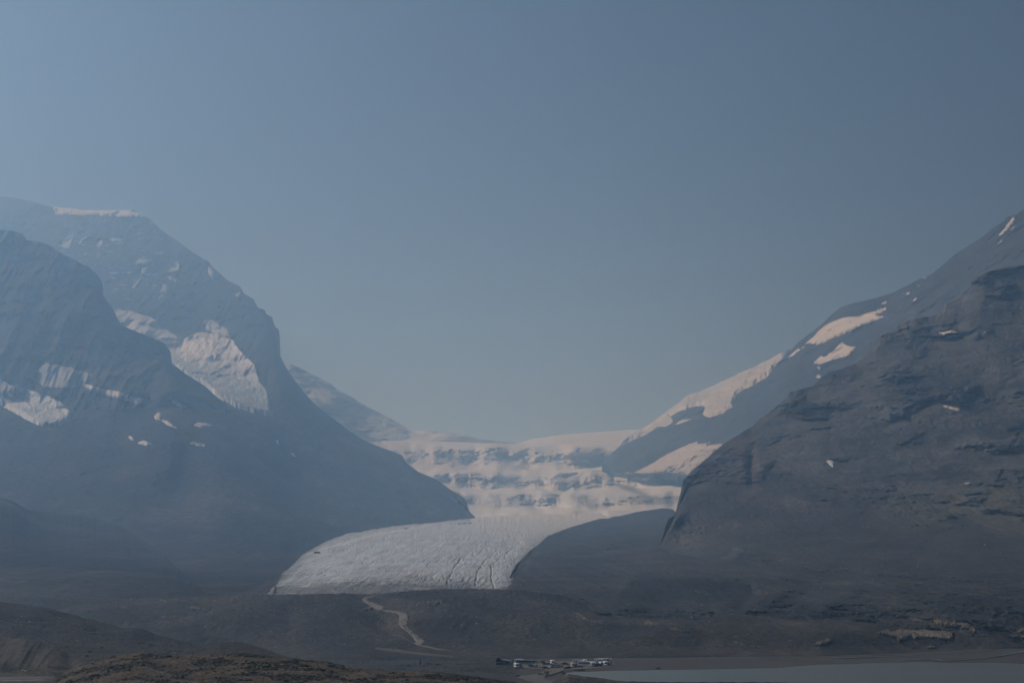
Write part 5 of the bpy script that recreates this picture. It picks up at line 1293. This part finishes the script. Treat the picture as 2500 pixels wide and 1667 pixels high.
# visitors near the shelter and on the ice
for px, py, lab in [(1241, 1624.5, "person crouching dark figure just right of the shelter"), (1246.5, 1623, "person in grey walking between the shelter and the motorhome"), (1249.5, 1623.2, "person in dark clothes nearest to the motorhomes")]:
    o = add_obj("person", PM[0], M_CLOTH[0], label=lab.replace("crouching ", "as a "), cat="person", group="visitors by the shelter", loc=flat_at(px, py)); slot(o, M_CLOTH[0]); o.rotation_euler = (0, 0, random.uniform(0, 6))
for k, (px, py) in enumerate([(1022, 1323.5), (1024.5, 1323), (1027, 1323), (1029, 1322.6), (1031.5, 1322.5)]):
    o = add_obj("person", PM[k % 2], M_CLOTH[0], label="person in the small roped group out on the glacier", cat="person", group="walkers on the ice", loc=on(S_GL, px, py)); slot(o, M_CLOTH[k % 2])

# ---- shelter beside the parking ground
def shelter():
    M_TIM = plain_mat("dark_timber", (0.05, 0.032, 0.026), 0.85, var=0.3, size=0.6)
    M_ROOF = plain_mat("pale_metal_roof", (0.30, 0.30, 0.30), 0.5, var=0.1)
    M_PALE = plain_mat("pale_boards", (0.24, 0.225, 0.205), 0.85, var=0.15)
    t = add_obj("shelter", None, label="dark gabled hut with a pale low wing left of the parking ground", cat="hut", loc=flat_at(1217.5, 1622.3))
    t.rotation_euler = (0, 0, math.radians(-14))
    bm = bmesh.new()                                     # hut: gable towards the viewer
    prism_y = [(-1.9, 0), (1.9, 0), (1.9, 3.7), (0, 5.5), (-1.9, 3.7)]
    a_ = [bm.verts.new((x, 0, z)) for x, z in prism_y]; b_ = [bm.verts.new((x, 7.5, z)) for x, z in prism_y]
    bm.faces.new(a_); bm.faces.new(b_[::-1])
    for i in range(5): bm.faces.new((a_[i], b_[i], b_[(i + 1) % 5], a_[(i + 1) % 5]))
    wall = bm_obj("wall", bm, M_TIM, t)
    for k, z in enumerate(np.arange(0.25, 3.6, 0.42)):
        bm = bmesh.new(); bx(bm, -1.86, 1.86, -0.05, -0.005, z, z + 0.36); bm_obj("board", bm, M_TIM, wall)
    for sx in (-1, 1):
        bm = bmesh.new()
        p0, p1 = Vector((sx * 2.5, 0, 3.1)), Vector((0, 0, 5.62))
        n = Vector((sx * 0.7, 0, 0.72)).normalized() * 0.14
        q = [p0, p1, p1 + n, p0 + n]
        a_ = [bm.verts.new((v.x, -0.6, v.z)) for v in q]; b_ = [bm.verts.new((v.x, 8.0, v.z)) for v in q]
        bm.faces.new(a_); bm.faces.new(b_[::-1])
        for i in range(4): bm.faces.new((a_[i], b_[i], b_[(i + 1) % 4], a_[(i + 1) % 4]))
        bm_obj("roof", bm, M_ROOF, t)
    bm = bmesh.new(); bx(bm, -1.7, 1.9, -0.12, -0.06, 1.75, 2.1); bm_obj("notice_board", bm, plain_mat("pale_notice_board", (0.42, 0.41, 0.39), 0.7), t)
    bm = bmesh.new(); bx(bm, -0.8, 0.4, -0.09, -0.055, 0.05, 1.65); bm_obj("door", bm, M_TRIM, t)
    bm = bmesh.new()                                     # wing
    for x0, x1, z0, z1 in ((1.9, 7.4, 4.0, 3.3),):
        v = [bm.verts.new(p) for p in ((x0 + .02, 1.2, 0), (x1, 1.2, 0), (x1, 6.2, 0), (x0 + .02, 6.2, 0), (x0 + .02, 1.2, 3.2), (x1, 1.2, 2.6), (x1, 6.2, 2.6), (x0 + .02, 6.2, 3.2))]
        for q in ((3, 2, 1, 0), (4, 5, 6, 7), (0, 1, 5, 4), (1, 2, 6, 5), (2, 3, 7, 6), (3, 0, 4, 7)): bm.faces.new([v[i] for i in q])
    bm_obj("wing_wall", bm, M_PALE, t)
    bm = bmesh.new()
    v = [bm.verts.new(p) for p in ((1.95, 0.7, 3.85), (7.8, 0.7, 3.0), (7.8, 6.7, 3.0), (1.95, 6.7, 3.85), (1.95, 0.7, 4.05), (7.8, 0.7, 3.2), (7.8, 6.7, 3.2), (1.95, 6.7, 4.05))]
    for q in ((3, 2, 1, 0), (4, 5, 6, 7), (0, 1, 5, 4), (1, 2, 6, 5), (2, 3, 7, 6), (3, 0, 4, 7)): bm.faces.new([v[i] for i in q])
    bm_obj("wing_roof", bm, M_ROOF, t)
    for x in (2.6, 4.2, 5.8, 6.5):
        bm = bmesh.new(); bx(bm, x, x + 0.55, 1.14, 1.19, 1.3, 2.25); bm_obj("window", bm, M_GLASS, t)
    for x in (2.2, 5.0, 7.6):
        bm = bmesh.new(); bx(bm, x - 0.09, x + 0.09, 0.8, 0.98, 0, 3.3); bm_obj("post", bm, M_TIM, t)
shelter()

# ---- conifers and shrubs on the plain
def leaf_cloud(bm, pts, size):
    for p in pts:
        n = Vector((random.gauss(0, 1), random.gauss(0, 1), random.gauss(0, 1))).normalized()
        u = n.orthogonal().normalized(); w = n.cross(u)
        s_ = size * random.uniform(0.6, 1.3)
        bm.faces.new([bm.verts.new(p + u * s_), bm.verts.new(p + w * s_ * 0.7), bm.verts.new(p - u * s_), bm.verts.new(p - w * s_ * 0.7)])
M_LEAF = plain_mat("dark_needles", (0.022, 0.034, 0.022), 0.8, var=0.4, size=0.8)
M_BARK = plain_mat("grey_bark", (0.06, 0.045, 0.035), 0.9)
def conifer(loc, h, label):
    t = add_obj("conifer", None, label=label, cat="tree", loc=loc, group="small conifers on the plain")
    bm = bmesh.new()
    bmesh.ops.create_cone(bm, cap_ends=True, segments=7, radius1=h * 0.04, radius2=h * 0.01, depth=h)
    for v in bm.verts: v.co.z += h / 2
    bm_obj("trunk", bm, M_BARK, t)
    bm = bmesh.new(); pts = []
    for i in range(420):
        z = random.random() ** 1.3; r = h * 0.22 * (1 - z) * math.sqrt(random.random()) * (0.7 + 0.5 * abs(math.sin(z * 26)))
        a_ = random.random() * 6.283
        pts.append(Vector((r * math.cos(a_), r * math.sin(a_), h * (0.1 + 0.9 * z))))
    leaf_cloud(bm, pts, h * 0.05); bm_obj("crown", bm, M_LEAF, t)
def shrub(loc, w, h, label):
    t = add_obj("shrub", None, label=label, cat="shrub", loc=loc, group="dark shrubs on the plain")
    bm = bmesh.new()
    for i in range(5):
        a_ = random.random() * 6.283
        p = Vector((0.3 * w * math.cos(a_), 0.3 * w * math.sin(a_), h * 0.55))
        s_ = 0.04
        vs = [bm.verts.new((s_, 0, 0)), bm.verts.new((-s_, s_, 0)), bm.verts.new((-s_, -s_, 0)), bm.verts.new(p)]
        bm.faces.new((vs[0], vs[1], vs[3])); bm.faces.new((vs[1], vs[2], vs[3])); bm.faces.new((vs[2], vs[0], vs[3]))
    bm_obj("stem", bm, M_BARK, t)
    bm = bmesh.new(); pts = []
    cl = [(random.uniform(-.35, .35) * w, random.uniform(-.3, .3) * w, random.uniform(.25, .7) * h, random.uniform(.16, .3)) for _ in range(7)]
    for i in range(520):
        c = random.choice(cl)
        d = Vector((random.gauss(0, 1), random.gauss(0, 1), random.gauss(0, 1))).normalized() * random.random() ** 0.4
        pts.append(Vector((c[0] + d.x * c[3] * w, c[1] + d.y * c[3] * w, max(0.05, c[2] + d.z * c[3] * h * 1.2))))
    leaf_cloud(bm, pts, 0.16); bm_obj("foliage", bm, M_LEAF, t)
conifer(flat_at(1026, 1622), 3.6, "tiny dark conifer in the scrub below the trail")
conifer(flat_at(1012, 1623), 2.4, "low conifer left of the tiny dark one")
conifer(flat_at(1139, 1625), 2.0, "small conifer standing between the scrub and the shelter")
for px, py, w, h, lab in [(1335, 1648, 3.6, 3.6, "tall dark shrub at the bend of the access road"), (1322, 1648, 4.2, 2.2, "low dark shrub left of the tall one at the road bend"), (1376, 1647, 4.2, 3.0, "dark shrub between the parking ground and the lake bank"),
                          (1412, 1637.5, 6, 1.8, "low shrub strip under the red car by the lake shore"), (1422, 1637, 4, 1.4, "low shrub right of the strip by the lake shore"), (1608, 1634.5, 5, 2.4, "rounded dark shrub on the far lake shore"),
                          (1045, 1622, 7, 1.8, "wide low shrub right of the tiny conifer"), (1070, 1624, 6, 1.4, "flat dark shrub further right of the tiny conifer"), (1000, 1626, 5, 1.3, "flat shrub left of the conifers"), (1266, 1650, 4, 1.2, "low shrub on the left verge of the access road")]:
    shrub(flat_at(px, py), w, h, lab)

# ---- boulders
def rock_mesh(seed):
    bm = bmesh.new(); bmesh.ops.create_icosphere(bm, subdivisions=1, radius=1.0)
    r_ = random.Random(seed)
    for v in bm.verts:
        v.co *= r_.uniform(0.65, 1.15); v.co.z *= 0.75
    me = bpy.data.meshes.new("boulder"); bm.to_mesh(me); bm.free()
    return me
RM = [rock_mesh(k) for k in range(6)]
M_BLD = plain_mat("pale_limestone_boulder", (0.40, 0.375, 0.335), 0.9, var=0.35, size=1.2)
M_BLDT = plain_mat("ochre_boulder", (0.33, 0.24, 0.16), 0.9, var=0.3, size=1.2)
for m_ in RM: m_.materials.append(M_BLD)
rb = random.Random(5)
def boulders(n, sheets, boxes, smin, smax, label, group):
    for k in range(n):
        x0, x1, y0, y1, where = boxes[k % len(boxes)]
        px, py = rb.uniform(x0, x1), rb.uniform(y0, y1)
        v = on(sheets, px, py)
        o = add_obj("boulder", RM[rb.randrange(6)], None, label=label + " " + where, cat="boulder", group=group + ", " + where, loc=v)
        s_ = v.y / F * rb.uniform(smin, smax) * (1 + (rb.random() ** 6) * 1.2)
        o.scale = (s_ * rb.uniform(0.8, 1.5), s_ * rb.uniform(0.8, 1.3), s_ * rb.uniform(0.7, 1.1)); o.rotation_euler = (rb.uniform(-.4, .4), rb.uniform(-.4, .4), rb.uniform(0, 6))
        if rb.random() < 0.15: slot(o, M_BLDT)
boulders(70, [S_NR, S_MOR], [(1800, 2010, 1290, 1440, "left of the boulder field"), (2020, 2200, 1340, 1420, "in the dense boulder field in the middle"), (2250, 2490, 1400, 1500, "near the right edge"), (1700, 1900, 1240, 1340, "under the pale cliff"), (2210, 2480, 1300, 1400, "below the fluted moraine")], 0.8, 1.7, "small pale boulder on the dark right-hand scree", "scree boulders")
boulders(60, [S_HILL, S_MOR], [(1200, 1500, 1460, 1590, "above the vehicles"), (1510, 1900, 1490, 1590, "above the lake"), (420, 700, 1480, 1580, "at the far left"), (710, 900, 1480, 1580, "left of the trail"), (960, 1190, 1460, 1560, "right of the trail")], 0.8, 1.5, "small pale boulder on the moraine hills", "moraine boulders")
boulders(40, [S_F1], [(0, 150, 1490, 1545, "above the pale mound"), (160, 300, 1510, 1580, "right of the pale mound top"), (310, 460, 1560, 1600, "near the small brown mound")], 0.8, 1.8, "small boulder on the dark lower left slope", "lower left boulders")
for px, py, sc_, lab in [(55, 1635, 1.6, "pale boulder, left of a pair in the grass under the pale mound"), (61, 1636.5, 1.5, "pale boulder, right of a pair in the grass under the pale mound")]:
    add_obj("boulder", RM[2], None, label=lab, cat="boulder", loc=on([S_F3], px, py)).scale = (0.6, 0.5, 0.45)
for px, py, sc_, lab in [(163, 1578, 1.0, "dark single boulder above the saddle of the pale mound"), (1010, 1528, 1, "dark block lying right of the wide trail")]:
    o = add_obj("boulder", RM[3], None, label=lab, cat="boulder", loc=on([S_F1, S_HILL], px, py)); o.scale = (1.0, 0.9, 0.9); slot(o, plain_mat("dark_boulder", (0.05, 0.05, 0.05), 0.9))

# ---- rubble and low scrub on the near slopes (uncountable)
def scatter(name, sheets, n, box, smin, smax, mat, label, keep=None, flat=0.7, tri=True):
    bm0 = bmesh.new(); bmesh.ops.create_icosphere(bm0, subdivisions=1, radius=1.0)
    bv = np.array([v.co[:] for v in bm0.verts]); bf = np.array([[v.index for v in f_.verts] for f_ in bm0.faces]); bm0.free()
    px = rng.uniform(box[0], box[1], n); py = rng.uniform(box[2], box[3], n)
    pos = front_at(sheets, px, py)
    ok = np.ones(n, bool)
    if keep is not None: ok = keep(pos, px, py)
    pos = pos[ok]; n = len(pos)
    sc_ = rng.uniform(smin, smax, n) * (1 + rng.random(n) ** 8 * 1.5)
    nv = len(bv)
    jit = rng.uniform(0.6, 1.25, (n, nv, 1))
    ax = np.stack([rng.uniform(0.8, 1.5, n), rng.uniform(0.8, 1.3, n), rng.uniform(0.5, 1.0, n) * flat * 1.3], -1)
    v = pos[:, None, :] + bv[None] * jit * ax[:, None, :] * sc_[:, None, None]
    fa = (bf[None] + (np.arange(n) * nv)[:, None, None]).reshape(-1, 3)
    return add_obj(name, make_mesh(name, v.reshape(-1, 3), fa, None, False), mat, kind="stuff", label=label)
def crest_keep(top, lo=0.0):
    tx, ty = [q[0] for q in top], [q[1] for q in top]
    return lambda pos, px, py: py > np.interp(px, tx, ty) + 1.0
kf4 = crest_keep(f4_top)
scatter("rubble", [S_F4], 5200, (100, 1330, 1592, 1700), 0.10, 0.26, plain_mat("rubble_stone", (0.15, 0.12, 0.088), 0.95, var=0.45, size=0.8), "loose stones strewn over the near rubble crest", kf4)
gveg = lambda pos, px, py: kf4(pos, px, py) & (fbm(pos[:, 0] / 13 + 5, pos[:, 1] / 13, pos[:, 2] / 6.5, 5, 0.6) > 0.0)
M_SCRUB = plain_mat("dark_alpine_scrub", (0.020, 0.024, 0.012), 0.95, var=0.5, size=0.6)
scatter("scrub", [S_F4], 5200, (100, 1330, 1592, 1700), 0.18, 0.5, M_SCRUB, "low dark alpine scrub on the near rubble crest", gveg)
scatter("scrub", [S_F5], 1800, (1380, 2500, 1643, 1690), 0.2, 0.55, M_SCRUB, "dark scrub along the near lake bank", crest_keep(f5_top))
scatter("rubble", [S_F1], 1800, (0, 520, 1470, 1610), 0.18, 0.5, plain_mat("slope_stone", (0.10, 0.092, 0.08), 0.95, var=0.4), "loose stones on the dark slope behind the pale mound", crest_keep(f1_top))

def flat_scatter(name, n, box, smin, smax, mat, label, thr):
    bm0 = bmesh.new(); bmesh.ops.create_icosphere(bm0, subdivisions=1, radius=1.0)
    bv = np.array([v.co[:] for v in bm0.verts]); bf = np.array([[v.index for v in f_.verts] for f_ in bm0.faces]); bm0.free()
    px, py = rng.uniform(box[0], box[1], n), rng.uniform(box[2], box[3], n)
    Yv = -FZ * F / (py - HY); Xv = (px - CX) / F * Yv
    ok = fbm(Xv / 30, Yv / 40, 9.0, 4) > thr
    pos = np.stack([Xv, Yv, flat_z(Xv, Yv)], -1)[ok]; n = len(pos)
    v = pos[:, None, :] + bv[None] * rng.uniform(0.6, 1.25, (n, len(bv), 1)) * np.stack([rng.uniform(1, 2, n), rng.uniform(1, 2, n), rng.uniform(0.4, 0.8, n)], -1)[:, None, :] * rng.uniform(smin, smax, n)[:, None, None]
    add_obj(name, make_mesh(name, v.reshape(-1, 3), (bf[None] + (np.arange(n) * len(bv))[:, None, None]).reshape(-1, 3), None, False), mat, kind="stuff", label=label)
flat_scatter("scrub", 2600, (760, 1262, 1603, 1645), 0.3, 0.8, M_SCRUB, "low dark scrub on the plain left of the shelter", -0.02)

# ---- haze: pale smoky air round the whole scene
def haze_box():
    x0, x1, y0, y1, z0, z1 = -16000, 16000, -4300, 34000, -95, 2720
    bm = bmesh.new()
    bmesh.ops.create_cube(bm, size=1.0)
    for v in bm.verts:
        v.co = (x0 + (v.co.x + .5) * (x1 - x0), y0 + (v.co.y + .5) * (y1 - y0), z0 + (v.co.z + .5) * (z1 - z0))
    me = bpy.data.meshes.new("haze"); bm.to_mesh(me); bm.free()
    m = bpy.data.materials.new("smoky_air"); m.use_nodes = True
    nt = m.node_tree; nt.nodes.clear()
    pv = nt.nodes.new("ShaderNodeVolumePrincipled")
    pv.inputs["Color"].default_value = HAZE_COLOR + (1,)
    pv.inputs["Density"].default_value = HAZE_DENSITY
    pv.inputs["Absorption Color"].default_value = (1, 1, 1, 1)
    pv.inputs["Anisotropy"].default_value = HAZE_G
    out = nt.nodes.new("ShaderNodeOutputMaterial")
    nt.links.new(pv.outputs[0], out.inputs["Volume"])
    add_obj("haze", me, m, kind="stuff", label="pale blue smoke haze filling the valley air")
haze_box()
